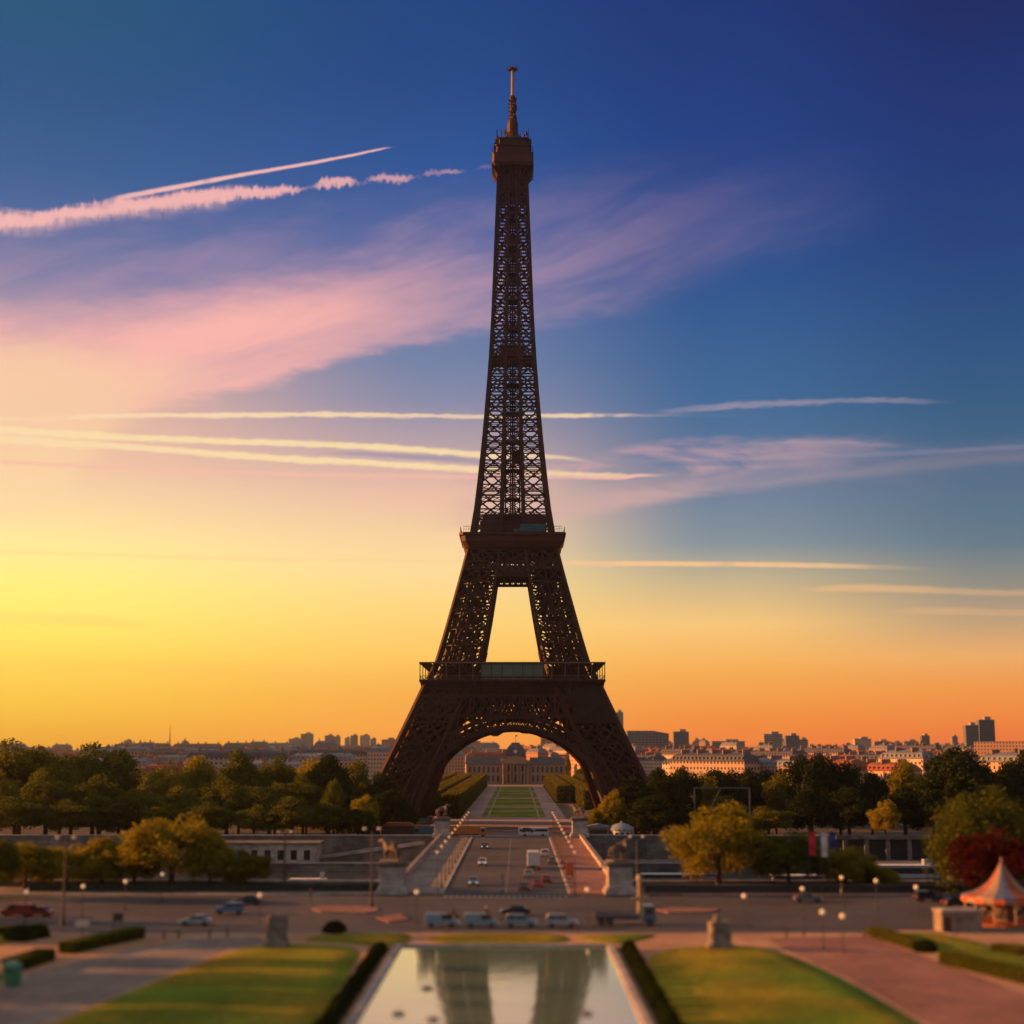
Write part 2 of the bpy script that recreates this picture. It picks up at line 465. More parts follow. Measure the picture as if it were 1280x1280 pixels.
# ------------------------------------------------------------------ materials
M = {}
M['asphalt'] = mat('asphalt', (.066, .060, .056), .75, var=.25, scale=.5, var2=.35, scale2=.05, spec=.35)
M['paving'] = mat('paving', (.26, .21, .175), .85, var=.18, scale=.8, var2=.3, scale2=.09, joints=(1.8, 1.2, 0))
M['paving_red'] = mat('paving_red', (.28, .135, .10), .85, var=.18, scale=.8, var2=.28, scale2=.09, joints=(1.8, 1.2, 0))  # also carries the sunlit pink of the bridge's right sidewalk
M['sand'] = mat('sand', (.46, .27, .16), .95, var=.2, scale=.7, var2=.2, scale2=.08, spec=.1)
M['gravel'] = mat('gravel', (.36, .25, .22), .95, var=.2, scale=.3, var2=.15, scale2=.02, spec=.1)
M['grass'] = mat('grass', (.135, .118, .012), .95, var=.35, scale=1.2, bump=.4, var2=.35, scale2=.07, spec=.05)
_nt = M['grass'].node_tree                                        # green sward mottled with golden patches
_n = _nt.nodes.new('ShaderNodeTexNoise'); _n.inputs['Scale'].default_value = .045; _n.inputs['Detail'].default_value = 6; _n.inputs['Roughness'].default_value = .65
_nt.links.new(_nt.nodes['Texture Coordinate'].outputs['Object'], _n.inputs['Vector'])
_r = _nt.nodes.new('ShaderNodeValToRGB'); _r.color_ramp.elements[0].position = .38; _r.color_ramp.elements[1].position = .66
_r.color_ramp.elements[0].color = (.12, .19, .016, 1); _r.color_ramp.elements[1].color = (.34, .22, .02, 1)
_nt.links.new(_n.outputs[0], _r.inputs[0])
_v = next(n for n in _nt.nodes if n.type == 'VECT_MATH'); _nt.links.new(_r.outputs[0], _v.inputs[0])
M['grass_far'] = mat('grass_far', (.13, .15, .02), .95, var=.25, scale=.25, var2=.2, scale2=.03, spec=.05)
M['earth'] = mat('earth', (.11, .085, .06), .95, var=.3, scale=.2, var2=.3, scale2=.01, spec=.1)
M['city_ground'] = mat('city_ground', (.14, .11, .10), .95, var=.4, scale=.02, spec=.1)
M['stone'] = mat('stone', (.42, .37, .34), .85, var=.2, scale=.5, bump=.15, var2=.25, scale2=.12, spec=.2, joints=(1.6, .62, 1))
M['stone_dark'] = mat('stone_dark', (.17, .15, .135), .9, var=.35, scale=.35, bump=.15, var2=.4, scale2=.08, spec=.2, joints=(2.2, .8, 1))
M['stone_carved'] = mat('stone_carved', (.20, .18, .16), .9, var=.4, scale=1.2, bump=.5, var2=.3, scale2=.3, spec=.15)
M['bronze'] = mat('bronze', (.13, .10, .075), .65, var=.4, scale=1.5, spec=.4)
M['white_paint'] = mat('white_paint', (.62, .60, .57), .7, var=.12, scale=1)
M['road_paint'] = mat('road_paint', (.30, .28, .26), .8, var=.4, scale=1.5)
M['iron'] = mat('iron', (.052, .0145, .0078), .6, var=.3, scale=.12, spec=.28)
M['iron_light'] = mat('iron_light', (.080, .024, .013), .6, var=.25, scale=.2, spec=.28)
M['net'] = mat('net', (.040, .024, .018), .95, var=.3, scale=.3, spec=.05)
M['rail_pale'] = mat('rail_pale', (.17, .10, .07), .6, var=.2, scale=.3)
M['masonry'] = mat('masonry', (.26, .21, .17), .9, var=.25, scale=.4)
M['metal_dark'] = mat('metal_dark', (.035, .034, .033), .5, var=.2, scale=3, spec=.5)
M['metal_grey'] = mat('metal_grey', (.10, .10, .10), .5, metal=.2, var=.2, scale=2)
M['tyre'] = mat('tyre', (.018, .018, .018), .9, var=.2, scale=5)
M['bark'] = mat('bark', (.075, .055, .040), .95, var=.35, scale=3, bump=.5)


def glassy(name, col, rough=.08):
    m = bpy.data.materials.new(name); m.use_nodes = True
    b = m.node_tree.nodes['Principled BSDF']
    b.inputs['Base Color'].default_value = (*col, 1); b.inputs['Roughness'].default_value = rough
    b.inputs['Specular IOR Level'].default_value = .6
    return m


M['glass'] = glassy('glass', (.02, .025, .03))
M['glass_green'] = glassy('glass_green', (.10, .20, .13), .25)


def paint(name, col, rough=.3):
    m = mat(name, col, rough, var=.08, scale=2, spec=.5)
    m.node_tree.nodes['Principled BSDF'].inputs['Coat Weight'].default_value = .4
    m.node_tree.nodes['Principled BSDF'].inputs['Coat Roughness'].default_value = .15
    return m


def water(name, col, rough, scale, strength, stretch=(1, 1, 1)):
    m = bpy.data.materials.new(name); m.use_nodes = True
    nt = m.node_tree; b = nt.nodes['Principled BSDF']
    b.inputs['Base Color'].default_value = (*col, 1); b.inputs['Roughness'].default_value = rough
    b.inputs['IOR'].default_value = 1.33; b.inputs['Specular IOR Level'].default_value = .8
    t = nt.nodes.new('ShaderNodeTexCoord'); mp = nt.nodes.new('ShaderNodeMapping'); mp.inputs['Scale'].default_value = stretch
    n = nt.nodes.new('ShaderNodeTexNoise'); n.inputs['Scale'].default_value = scale; n.inputs['Detail'].default_value = 3
    bp = nt.nodes.new('ShaderNodeBump'); bp.inputs['Strength'].default_value = strength; bp.inputs['Distance'].default_value = .3
    nt.links.new(t.outputs['Object'], mp.inputs[0]); nt.links.new(mp.outputs[0], n.inputs['Vector'])
    nt.links.new(n.outputs[0], bp.inputs['Height']); nt.links.new(bp.outputs[0], b.inputs['Normal'])
    return m


M['pool_water'] = water('pool_water', (.28, .42, .28), .05, .5, .05)
_nt = M['pool_water'].node_tree
_g = _nt.nodes.new('ShaderNodeBsdfGlossy'); _g.inputs[0].default_value = (.93, .93, .78, 1); _g.inputs['Roughness'].default_value = .05
_m = _nt.nodes.new('ShaderNodeMixShader'); _m.inputs[0].default_value = .52
_nt.links.new(_nt.nodes['Principled BSDF'].outputs[0], _m.inputs[1]); _nt.links.new(_g.outputs[0], _m.inputs[2])
_nt.links.new(_nt.nodes['Bump'].outputs[0], _g.inputs['Normal']); _nt.links.new(_m.outputs[0], _nt.nodes['Material Output'].inputs[0])
M['river_water'] = water('river_water', (.05, .06, .06), .12, .25, .5)

# ------------------------------------------------------------------ ground, roads, water
prof = [(-80, 0), (284, 0), (284.3, -9), (424.6, -9), (425, -6), (443.6, -6), (444, -.02), (470, -1.2), (500, -3.2), (545, -6), (9000, -6)]
g = MB()
XS = [-5200, -600, 600, 5200]
for (y0, z0), (y1, z1) in zip(prof, prof[1:]):
    for xa, xb in zip(XS, XS[1:]):
        g.quad((xa, y0, z0), (xb, y0, z0), (xb, y1, z1), (xa, y1, z1), 0 if y1 < 300 else (1 if y1 < 430 else (2 if y0 < 400 else (2 if y0 < 900 and False else 3))))
ground = g.build('ground', [M['earth'], M['stone_dark'], M['paving'], M['city_ground']])
tag(ground, kind='structure')


def gz(y):
    for (a, za), (b, zb) in zip(prof, prof[1:]):
        if a <= y <= b: return za + (zb - za) * (y - a) / (b - a)
    return -6


def sheet(name, poly, z, m, px=True, thick=0.0):
    P = [at(x, y, z) for x, y in poly] if px else [Vector((x, y, z)) for x, y in poly]
    b = MB()
    if thick: b.prism([(p.x, p.y) for p in P], z - thick, z)
    else: b.add(P, [tuple(range(len(P)))])
    return tag(b.build(name, m), kind='structure')


def rect(name, x0, x1, y0, y1, z, m): return sheet(name, [(x0, y0), (x1, y0), (x1, y1), (x0, y1)], z, m, False)


# near garden: stabilised sand, then paved walks, lawns
rect('garden_path', -260, 260, 90, 214, .006, M['sand'])
sheet('paved_walk', [(318, 1170), (345, 1178), (285, 1187), (215, 1216), (150, 1242), (60, 1277), (-60, 1325), (-330, 1325), (-60, 1243), (60, 1212), (175, 1185), (240, 1172)], .012, M['paving'])
sheet('paved_walk', [(958, 1173), (1090, 1170), (1130, 1186), (1200, 1212), (1300, 1250), (1400, 1330), (1240, 1330), (1165, 1282), (1062, 1224), (988, 1190)], .012, M['paving_red'])


def lawn(name, pts, z=.10):
    P = [at(x, y, 0) for x, y in pts]
    for _ in range(2): P = [q for a, c in zip(P, P[1:] + P[:1]) for q in (a.lerp(c, .22), a.lerp(c, .78))]
    c = sum(P, Vector()) / len(P)
    b = MB(); n = len(P)
    rings = [(1.0, 0.0), (.985, z), (.7, z + .12), (.35, z + .2)]
    for k, h in rings: b.v.extend((c.x + (p.x - c.x) * k, c.y + (p.y - c.y) * k, h) for p in P)
    b.v.append((c.x, c.y, z + .24))
    for r in range(len(rings) - 1):
        for i in range(n): b.f.append((r * n + i, r * n + (i + 1) % n, (r + 1) * n + (i + 1) % n, (r + 1) * n + i))
    o = (len(rings) - 1) * n
    for i in range(n): b.f.append((o + i, o + (i + 1) % n, len(b.v) - 1))
    b.mi = [0] * len(b.f); b.uv = [None] * len(b.f)
    return tag(b.build(name, M['grass'], smooth=True), kind='structure')


lawn('lawn', [(292, 1188), (345, 1180), (440, 1182), (452, 1192), (425, 1235), (396, 1280), (350, 1340), (-70, 1340), (66, 1280), (155, 1243), (220, 1217)])
lawn('lawn', [(806, 1196), (846, 1184), (930, 1181), (980, 1191), (1055, 1224), (1156, 1282), (1220, 1335), (875, 1340), (845, 1285), (822, 1235)])
lawn('lawn', [(372, 1177), (404, 1168), (515, 1166), (512, 1180), (470, 1184), (440, 1179)])
lawn('lawn', [(530, 1174), (560, 1167), (700, 1167), (718, 1176), (690, 1180), (545, 1180)], .06)
lawn('lawn', [(712, 1172), (760, 1168), (828, 1168), (800, 1176), (776, 1181), (738, 1177)], .06)
lawn('lawn', [(1082, 1166), (1180, 1163), (1420, 1240), (1330, 1238), (1190, 1196), (1120, 1182)], .10)
lawn('lawn', [(-60, 1158), (40, 1158), (62, 1166), (0, 1182), (-90, 1196)], .10)
sheet('sand_walk', [(1110, 1163), (1178, 1163), (1400, 1230), (1400, 1243), (1250, 1200)], .13, M['sand'])

# avenue along the river and the square before the bridge
A = rect('avenue', -420, 420, 214, 268, .016, M['asphalt'])
kb = MB()
for x0, x1 in ((-420, 420),):
    kb.box(((x0 + x1) / 2, 213.6, .07), (x1 - x0, .35, .14))
kb.box((-225, 268.3, .07), (390, .35, .14)); kb.box((225, 268.3, .07), (390, .35, .14))
tag(kb.build('kerb', M['stone'], bevel=.02), kind='structure')
rect('quay_walk', -420, -20.5, 268.5, 283.6, .12, M['paving'])
rect('quay_walk', 20.5, 420, 268.5, 283.6, .12, M['paving_red'])
for pts in ([(388, 1136), (400, 1133), (470, 1134), (474, 1139), (455, 1142), (400, 1141)], [(820, 1138), (838, 1135), (900, 1137), (890, 1141), (835, 1142)], [(470, 1148), (500, 1143), (512, 1150), (486, 1153)]):
    P = [at(x, y, 0) for x, y in pts]
    b = MB(); b.prism([(p.x, p.y) for p in P], .02, .15)
    tag(b.build('traffic_island', M['paving_red']), kind='structure')
mk = MB()
for k in range(14):                                             # dashes on the avenue
    mk.box((-78 + k * 12, 241, .0222), (4.5, .18, .004))
for k in range(22): mk.box((-10.2 + k * .97, 266.0, .0222), (.5, 3.0, .004))
for k in range(12): mk.box((-110 + k * 8, 228, .0222), (3, .15, .004)); mk.box((40 + k * 8, 228, .0222), (3, .15, .004))
tag(mk.build('road_markings', M['road_paint']), kind='structure')

# Seine
rect('river', -1500, 1500, 284.25, 424.8, -8, M['river_water'])
rect('lower_quay', -600, 600, 425.1, 443.5, -5.99, M['stone_dark'])

# bridge roadway and the crossroads behind it
rect('bridge_road', -10.9, 10.9, 268, 446, .02, M['asphalt'])
mk = MB()
for k in range(28): mk.box((0, 273 + k * 6, .0255), (.16, 3.6, .004))
for k in range(24): mk.box((-10.4 + k * .9, 440.5, .0255), (.45, 2.4, .004))
tag(mk.build('bridge_markings', M['road_paint']), kind='structure')


def drape(name, x0, x1, y0, y1, m, up=.02, n=12):
    b = MB(); last = None
    ys = sorted({y0, y1, *[p[0] for p in prof if y0 < p[0] < y1], *[y0 + (y1 - y0) * i / n for i in range(n + 1)]})
    for a, c in zip(ys, ys[1:]): b.quad((x0, a, gz(a) + up), (x1, a, gz(a) + up), (x1, c, gz(c) + up), (x0, c, gz(c) + up))
    return tag(b.build(name, m), kind='structure')


drape('quay_road', -420, 420, 446.2, 476, M['asphalt'], .02)
drape('park_ground', -420, 420, 476.2, 690, M['earth'], .03)
drape('plaza', -34, 34, 480, 700, M['gravel'], .06)
# Champ de Mars: striped lawns between gravel walks
rect('park_walk', -24, 24, 700, 1372, -5.94, M['gravel'])
rect('park_grove_floor', -130, -24.2, 700, 1372, -5.95, M['earth'])
rect('park_grove_floor', 24.2, 130, 700, 1372, -5.95, M['earth'])
for y0, y1, w in ((716, 838, 15), (850, 985, 15), (1000, 1160, 15), (1175, 1330, 15)):
    for k in range(4):
        a, c = y0 + (y1 - y0) * k / 4, y0 + (y1 - y0) * (k + 1) / 4 - .4
        rect('striped_lawn', -w, w, a, c, -5.93 + .0, M['grass_far'] if k % 2 else M['grass'])
    kb = MB()
    for sx_ in (-1, 1): kb.box((sx_ * (w - 3.2), (y0 + y1) / 2, -5.91), (.9, y1 - y0 - 6, .02))
    tag(kb.build('lawn_path', M['gravel']), kind='structure')

# ------------------------------------------------------------------ the iron tower
TY = 620.0
T = thing('lattice_tower', 'tall dark brown iron lattice tower standing behind the bridge', 'tower', (0, TY, -6))


def lerp(tab, z):
    for (a, va), (b, vb) in zip(tab, tab[1:]):
        if z <= b: return va + (vb - va) * (z - a) / (b - a)
    return tab[-1][1]


HO = [(0, 58.5), (11, 53.2), (22, 48.1), (35, 42.2), (46.7, 37.0), (57, 32.6), (64.3, 29.2), (75, 26.2), (85.6, 23.5), (97, 20.6), (109, 17.7), (121, 15.3), (140, 13.2), (158, 11.5), (175, 10.2), (192, 9.05), (210, 8.2), (230, 7.5), (248, 6.9), (268, 6.2)]
HI = [(0, 38.5), (24, 30.0), (46.7, 20.0), (57, 15.2), (67, 12.1), (85, 8.8), (97, 6.9), (110, 5.0), (121, 4.5), (158, 3.6), (192, 2.9), (230, 2.1), (268, 1.5)]
ho = lambda z: lerp(HO, z)
hi = lambda z: lerp(HI, z)


def pil(sx_, sy_, z):
    a, b = hi(z), ho(z)
    return [Vector((sx_ * b, sy_ * b, z)), Vector((sx_ * a, sy_ * b, z)), Vector((sx_ * a, sy_ * a, z)), Vector((sx_ * b, sy_ * a, z))]


def panel(mb, A, B, C, D, cols, t, rim=None, diag=1):
    """lattice panel: A-B bottom, D-C top"""
    for k in range(cols):
        a, b = A.lerp(B, k / cols), A.lerp(B, (k + 1) / cols)
        d, c = D.lerp(C, k / cols), D.lerp(C, (k + 1) / cols)
        mb.beam(a, c, t); mb.beam(b, d, t)
        if diag > 1:
            m1, m2, m3, m4 = a.lerp(b, .5), b.lerp(c, .5), c.lerp(d, .5), d.lerp(a, .5)
            for p, q in ((m1, m2), (m2, m3), (m3, m4), (m4, m1)): mb.beam(p, q, t * .75)
        if k: mb.beam(a, d, t * .8)
    mb.beam(D, C, rim or t * 1.2)


def pillar(mb, sx_, sy_, levels, cols, t, chord, diag=1, inner=True):
    for z0, z1 in zip(levels, levels[1:]):
        P, Q = pil(sx_, sy_, z0), pil(sx_, sy_, z1)
        for k in range(4):
            n = (k + 1) % 4
            mb.beam(P[k], Q[k], chord)
            panel(mb, P[k], P[n], Q[n], Q[k], cols, t, diag=diag)
        if inner:                                                 # cross frames and lift tracks inside
            mb.beam(Q[0], Q[2], t); mb.beam(Q[1], Q[3], t)
            cp, cq = sum(P, Vector()) / 4, sum(Q, Vector()) / 4
            for u, v in ((-1, -1), (1, -1), (1, 1), (-1, 1)):
                k = .16 * (ho(z0) - hi(z0)); k2 = .16 * (ho(z1) - hi(z1))
                mb.beam(cp + Vector((u * k, v * k, 0)), cq + Vector((u * k2, v * k2, 0)), t * 1.3)
            mb.beam(cp, cq, t * 2.2)


SG = [(-1, -1), (1, -1), (1, 1), (-1, 1)]
for sx_, sy_ in SG:
    b = MB()
    pillar(b, sx_, sy_, [0.5, 9, 17, 25, 33, 41, 49, 56.2], 2, .75, 1.5, 2)
    lv = [.8 + i * 3.3 for i in range(18)]
    for z0, z1 in zip(lv, lv[1:]):
        P, Q = pil(sx_, sy_, z0), pil(sx_, sy_, z1)
        cp, cq = sum(P, Vector()) / 4, sum(Q, Vector()) / 4
        for fr in (.36, .2):
            k, k2 = fr * (ho(z0) - hi(z0)), fr * (ho(z1) - hi(z1))
            for u, v, u2, v2 in ((-1, -1, 1, -1), (1, -1, 1, 1), (1, 1, -1, 1), (-1, 1, -1, -1)):
                b.beam(cp + Vector((u * k, v * k, 0)), cq + Vector((u2 * k2, v2 * k2, 0)), .7)
                b.beam(cp + Vector((u2 * k, v2 * k, 0)), cq + Vector((u * k2, v * k2, 0)), .7)
                b.beam(cp + Vector((u * k, v * k, 0)), cq + Vector((u * k2, v * k2, 0)), 1.0)
    lg = b.build('leg', M['iron'], T)
    for p in pil(sx_, sy_, 0):
        f = MB()
        f.prism([(p.x - 4.2, p.y - 4.2), (p.x + 4.2, p.y - 4.2), (p.x + 4.2, p.y + 4.2), (p.x - 4.2, p.y + 4.2)], -1, .9)
        f.prism([(p.x - 3.2, p.y - 3.2), (p.x + 3.2, p.y - 3.2), (p.x + 3.2, p.y + 3.2), (p.x - 3.2, p.y + 3.2)], .9, 2.2)
        f.build('masonry_foot', M['masonry'], lg, bevel=.1)
    b = MB()
    pillar(b, sx_, sy_, [57.5, 64.5, 71.5, 78, 84.5, 90.5, 96.5, 102.5, 109.5], 2, .52, 1.05, 1)
    # close-set inner track lattice that makes the legs read dense
    lv = [57.5 + i * 4.05 for i in range(13)]
    for z0, z1 in zip(lv, lv[1:]):
        P, Q = pil(sx_, sy_, z0), pil(sx_, sy_, z1)
        cp, cq = sum(P, Vector()) / 4, sum(Q, Vector()) / 4
        k, k2 = .24 * (ho(z0) - hi(z0)), .24 * (ho(z1) - hi(z1))
        for u, v, u2, v2 in ((-1, -1, 1, -1), (1, -1, 1, 1), (1, 1, -1, 1), (-1, 1, -1, -1)):
            b.beam(cp + Vector((u * k, v * k, 0)), cq + Vector((u2 * k2, v2 * k2, 0)), .38)
            b.beam(cp + Vector((u * k, v * k, 0)), cq + Vector((u * k2, v * k2, 0)), .6)
    b.build('upper_leg', M['iron'], T)

FACES = [0, math.pi / 2, math.pi, -math.pi / 2]                 # front face looks to -Y


def fp(a, u, z, rot, inset=0.0):
    """point on a tower face: u along it, z up, plane leaning with the legs"""
    x, y = u, -(a - inset)
    c, s = math.cos(rot), math.sin(rot)
    return Vector((c * x - s * y, s * x + c * y, z))


def arch_curve(r, n=40):
    return [(r * math.cos(t), 1.5 + r * math.sin(t)) for t in [math.pi * (.03 + .94 * i / n) for i in range(n + 1)]]


for rot in FACES:
    b = MB()
    ro, ri = arch_curve(41.6), arch_curve(37.6)
    for k in range(len(ro)):
        o_, i_ = fp(ho(ro[k][1]), ro[k][0], ro[k][1], rot), fp(ho(ri[k][1]), ri[k][0], ri[k][1], rot)
        b.beam(o_, i_, .5, 1.2)
        if k:
            po, pi_ = fp(ho(ro[k - 1][1]), *ro[k - 1], rot), fp(ho(ri[k - 1][1]), *ri[k - 1], rot)
            b.beam(po, o_, .9, 1.6); b.beam(pi_, i_, 1.0, 1.8)
            b.beam(po, i_, .32); b.beam(pi_, o_, .32)
            # soffit lattice, six metres deep
            w0, w1 = fp(ho(ri[k - 1][1]), *ri[k - 1], rot, 5.5), fp(ho(ri[k][1]), *ri[k], rot, 5.5)
            b.beam(w0, w1, .9, 1.2); b.beam(i_, w1, .4); b.beam(pi_, w1, .35)
    b.build('arch', M['iron'], T)
    # decorative arcade between arch and girder
    b = MB()
    for k in range(4, 37):
        u, z = ro[k]
        if abs(u) < 25:
            top = 43.4
            if top - z > .8: b.beam(fp(ho(z), u, z, rot), fp(ho(top), u, top, rot), .45)
            if k > 4 and top - z > 2.4:
                um = (u + ro[k - 1][0]) / 2
                b.beam(fp(ho(top), u, top - 1.2, rot), fp(ho(top), um, top - .1, rot), .5)
                b.beam(fp(ho(top), ro[k - 1][0], top - 1.2, rot), fp(ho(top), um, top - .1, rot), .5)
    # lattice girder
    n = 18
    for z0, z1, w in ((43.4, 51.2, .62),):
        A, B = fp(ho(z0), -ho(z0) + 1, z0, rot), fp(ho(z0), ho(z0) - 1, z0, rot)
        D, C = fp(ho(z1), -ho(z1) + .5, z1, rot), fp(ho(z1), ho(z1) - .5, z1, rot)
        panel(b, A, B, C, D, n, w, rim=1.1, diag=2)
        b.beam(A, B, 1.1)
        A2, B2, C2, D2 = [fp(ho(z), u, z, rot, 5) for u, z in ((-ho(z0) + 6, z0), (ho(z0) - 6, z0), (ho(z1) - 6, z1), (-ho(z1) + 6, z1))]
        panel(b, A2, B2, C2, D2, n, w * .9, rim=1.0, diag=1)
    b.build('arch_girder', M['iron'], T)

# safety nets and sheets hung for painting
b = MB()
rn = random.Random(3)
ri = arch_curve(37.4, 60)
sw = [0.0] * len(ri)
for c_, h_ in ((-28, 1.2), (-20.5, 1.6), (-13, 1.0), (-6, 2.0), (4.5, 1.2), (11, 1.4), (18.5, 1.0), (25, 1.6), (30, 1.0)):
    for k, (u, z) in enumerate(ri): sw[k] = max(sw[k], h_ * max(0, 1 - ((u - c_) / 3.4) ** 2))
rows = []
for k, (u, z) in enumerate(ri):
    zz = z - sw[k] - .25
    rows.append([fp(ho(z), u, zz + .0, 0, -.2), fp(ho(z), u, zz - .5, 0, 4), fp(ho(z), u, zz + .1, 0, 9)])
for k in range(1, len(rows)):
    for j in range(2): b.quad(rows[k - 1][j], rows[k][j], rows[k][j + 1], rows[k - 1][j + 1])
    b.quad(rows[k - 1][0], rows[k][0], rows[k][0] + Vector((0, 0, sw[k] + .6)), rows[k - 1][0] + Vector((0, 0, sw[k - 1] + .6)))
b.build('safety_net', M['net'], T, smooth=True)
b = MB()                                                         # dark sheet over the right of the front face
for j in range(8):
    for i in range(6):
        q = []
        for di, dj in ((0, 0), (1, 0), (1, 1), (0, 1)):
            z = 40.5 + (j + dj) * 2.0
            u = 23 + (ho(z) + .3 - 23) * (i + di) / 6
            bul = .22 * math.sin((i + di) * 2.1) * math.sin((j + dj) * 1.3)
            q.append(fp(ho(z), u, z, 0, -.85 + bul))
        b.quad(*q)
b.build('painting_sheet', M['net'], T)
b = MB()
for i in range(10):
    q = [fp(ho(z), u, z, 0, 6.4) for u, z in ((-33 + i * 2.4, 43.6), (-30.6 + i * 2.4, 43.6), (-30.6 + i * 2.4, 51), (-33 + i * 2.4, 51))]
    b.quad(*q)
b.build('safety_net', M['net'], T)

# frieze band and first platform
b = MB()
for rot in FACES:
    a0_, a1_ = 34.2, 35.0
    for z0, z1, h0, h1 in ((51.3, 56.3, 33.4, 34.4),):
        q = [fp(h0, -h0, z0, rot), fp(h0, h0, z0, rot), fp(h1, h1, z1, rot), fp(h1, -h1, z1, rot)]
        b.quad(*q)
    for k in range(19):
        u = -33 + k * 66 / 18
        b.beam(fp(33.7, u, 51.3, rot, -.1), fp(34.9, u, 56.2, rot, -.1), .55)
    b.beam(fp(33.5, -33.6, 51.4, rot, -.1), fp(33.5, 33.6, 51.4, rot, -.1), .8)
    b.beam(fp(34.0, -34, 54.2, rot, -.1), fp(34.0, 34, 54.2, rot, -.1), .35)
    for k in range(12):
        u = -26 + k * 2.9
        if u < 2: b.beam(fp(34.5, u, 53.1, rot, -.15), fp(34.5, u + 1.6, 53.1, rot, -.15), .35)
b.build('frieze', M['iron'], T)
pf = MB()
pf.box((0, 0, 56.75), (71, 71, .9))
plat = pf.build('first_platform', M['iron'], T, bevel=.1)
b = MB()
for rot in FACES:
    b.beam(fp(35.3, -35.3, 63.6, rot), fp(35.3, 35.3, 63.6, rot), .6, .5)
    np_ = 15 if rot in (0, math.pi) else 5
    for k in range(np_):
        u = -35.2 + k * 70.4 / (np_ - 1)
        b.beam(fp(35.2, u, 57.2, rot), fp(35.2, u, 63.5, rot), .32)
    b.beam(fp(35.3, -35.3, 58.6, rot), fp(35.3, 35.3, 58.6, rot), .16)
    q = [fp(35.2, -35.2, 63.7, rot), fp(35.2, 35.2, 63.7, rot), fp(31.5, 31.5, 64.0, rot), fp(31.5, -31.5, 64.0, rot)]
    b.quad(*q)
b.build('gallery', M['rail_pale'], plat)
b = MB()
for rot in FACES:
    for k in range(96 if rot in (0, math.pi) else 16):
        u = -35.0 + k * 70 / (95 if rot in (0, math.pi) else 15)
        b.beam(fp(35.25, u, 57.2, rot), fp(35.25, u, 58.6, rot), .07)
    for z_ in (57.4, 58.55): b.beam(fp(35.25, -35.25, z_, rot), fp(35.25, 35.25, z_, rot), .12)
b.build('railing', M['rail_pale'], plat)
for yy, s_ in ((-24, -1), (24, 1)):
    b = MB(); b.box((0, yy, 60.4), (24.5, 7, 6.4))
    gl = b.build('glass_pavilion', M['glass_green'], plat)
    b = MB()
    for k in range(7): b.box((-12 + k * 4, yy + s_ * 3.6, 60.4), (.22, .16, 6.4))
    b.box((0, yy, 64.0), (25.5, 8, .55)); b.box((0, yy + s_ * 3.6, 58.4), (24.6, .2, .5))
    b.build('pavilion_frame', M['iron_light'], gl)
b = MB()                                                         # rooms at the foot of the upper legs, seen dark behind the gallery
for c_, d_ in [((sx_ * 20, sy_ * 25.5, 59.6), (13, 5, 4.6)) for sx_, sy_ in SG] + [((27, -4, 59.8), (4, 30, 5)), ((-27, 4, 59.8), (4, 30, 5))]:
    b = MB(); b.box(c_, d_); b.build('gallery_room', M['iron'], plat, bevel=.1)

# cross girder under the second platform
b = MB()
for rot in FACES:
    for inset in (0, 2.2):
        zl = [98.8, 100.6, 102.4, 104.2]
        for z0, z1 in zip(zl, zl[1:]):
            w = hi(z0) + .6
            panel(b, fp(ho(z0), -w, z0, rot, inset), fp(ho(z0), w, z0, rot, inset), fp(ho(z1), w, z1, rot, inset), fp(ho(z1), -w, z1, rot, inset), 6, .42, rim=.55)
        b.beam(fp(ho(98.8), -7.1, 98.8, rot, inset), fp(ho(98.8), 7.1, 98.8, rot, inset), .8)
    # belt across the whole face and diagonals above it
    z0, z1 = 101.6, 104.6
    panel(b, fp(ho(z0), -ho(z0), z0, rot, -.1), fp(ho(z0), ho(z0), z0, rot, -.1), fp(ho(z1), ho(z1), z1, rot, -.1), fp(ho(z1), -ho(z1), z1, rot, -.1), 16, .3, rim=.6)
    b.beam(fp(ho(z0), -ho(z0), z0, rot), fp(ho(z0), ho(z0), z0, rot), .6)
    z0, z1 = 104.8, 109.6
    panel(b, fp(ho(z0), -ho(z0), z0, rot), fp(ho(z0), ho(z0), z0, rot), fp(ho(z1), ho(z1), z1, rot), fp(ho(z1), -ho(z1), z1, rot), 6, .55, rim=.7)
    panel(b, fp(ho(z0), -5, z0, rot, 3), fp(ho(z0), 5, z0, rot, 3), fp(ho(z1), 5, z1, rot, 3), fp(ho(z1), -5, z1, rot, 3), 4, .5, rim=.7)
    for k in range(5):                                           # small arches
        t0, t1 = math.pi * k / 5, math.pi * (k + 1) / 5
        for c_ in (-3.2, 3.2):
            b.beam(fp(ho(105), c_ + 2.3 * math.cos(t0), 104.6 + 2.3 * math.sin(t0), rot, .1), fp(ho(105), c_ + 2.3 * math.cos(t1), 104.6 + 2.3 * math.sin(t1), rot, .1), .45)
b.build('cross_girder', M['iron'], T)
b = MB()                                                         # deck box under the second platform
b.box((0, 0, 108.6), (24, 24, .7))
b.build('girder_deck', M['iron'], T)

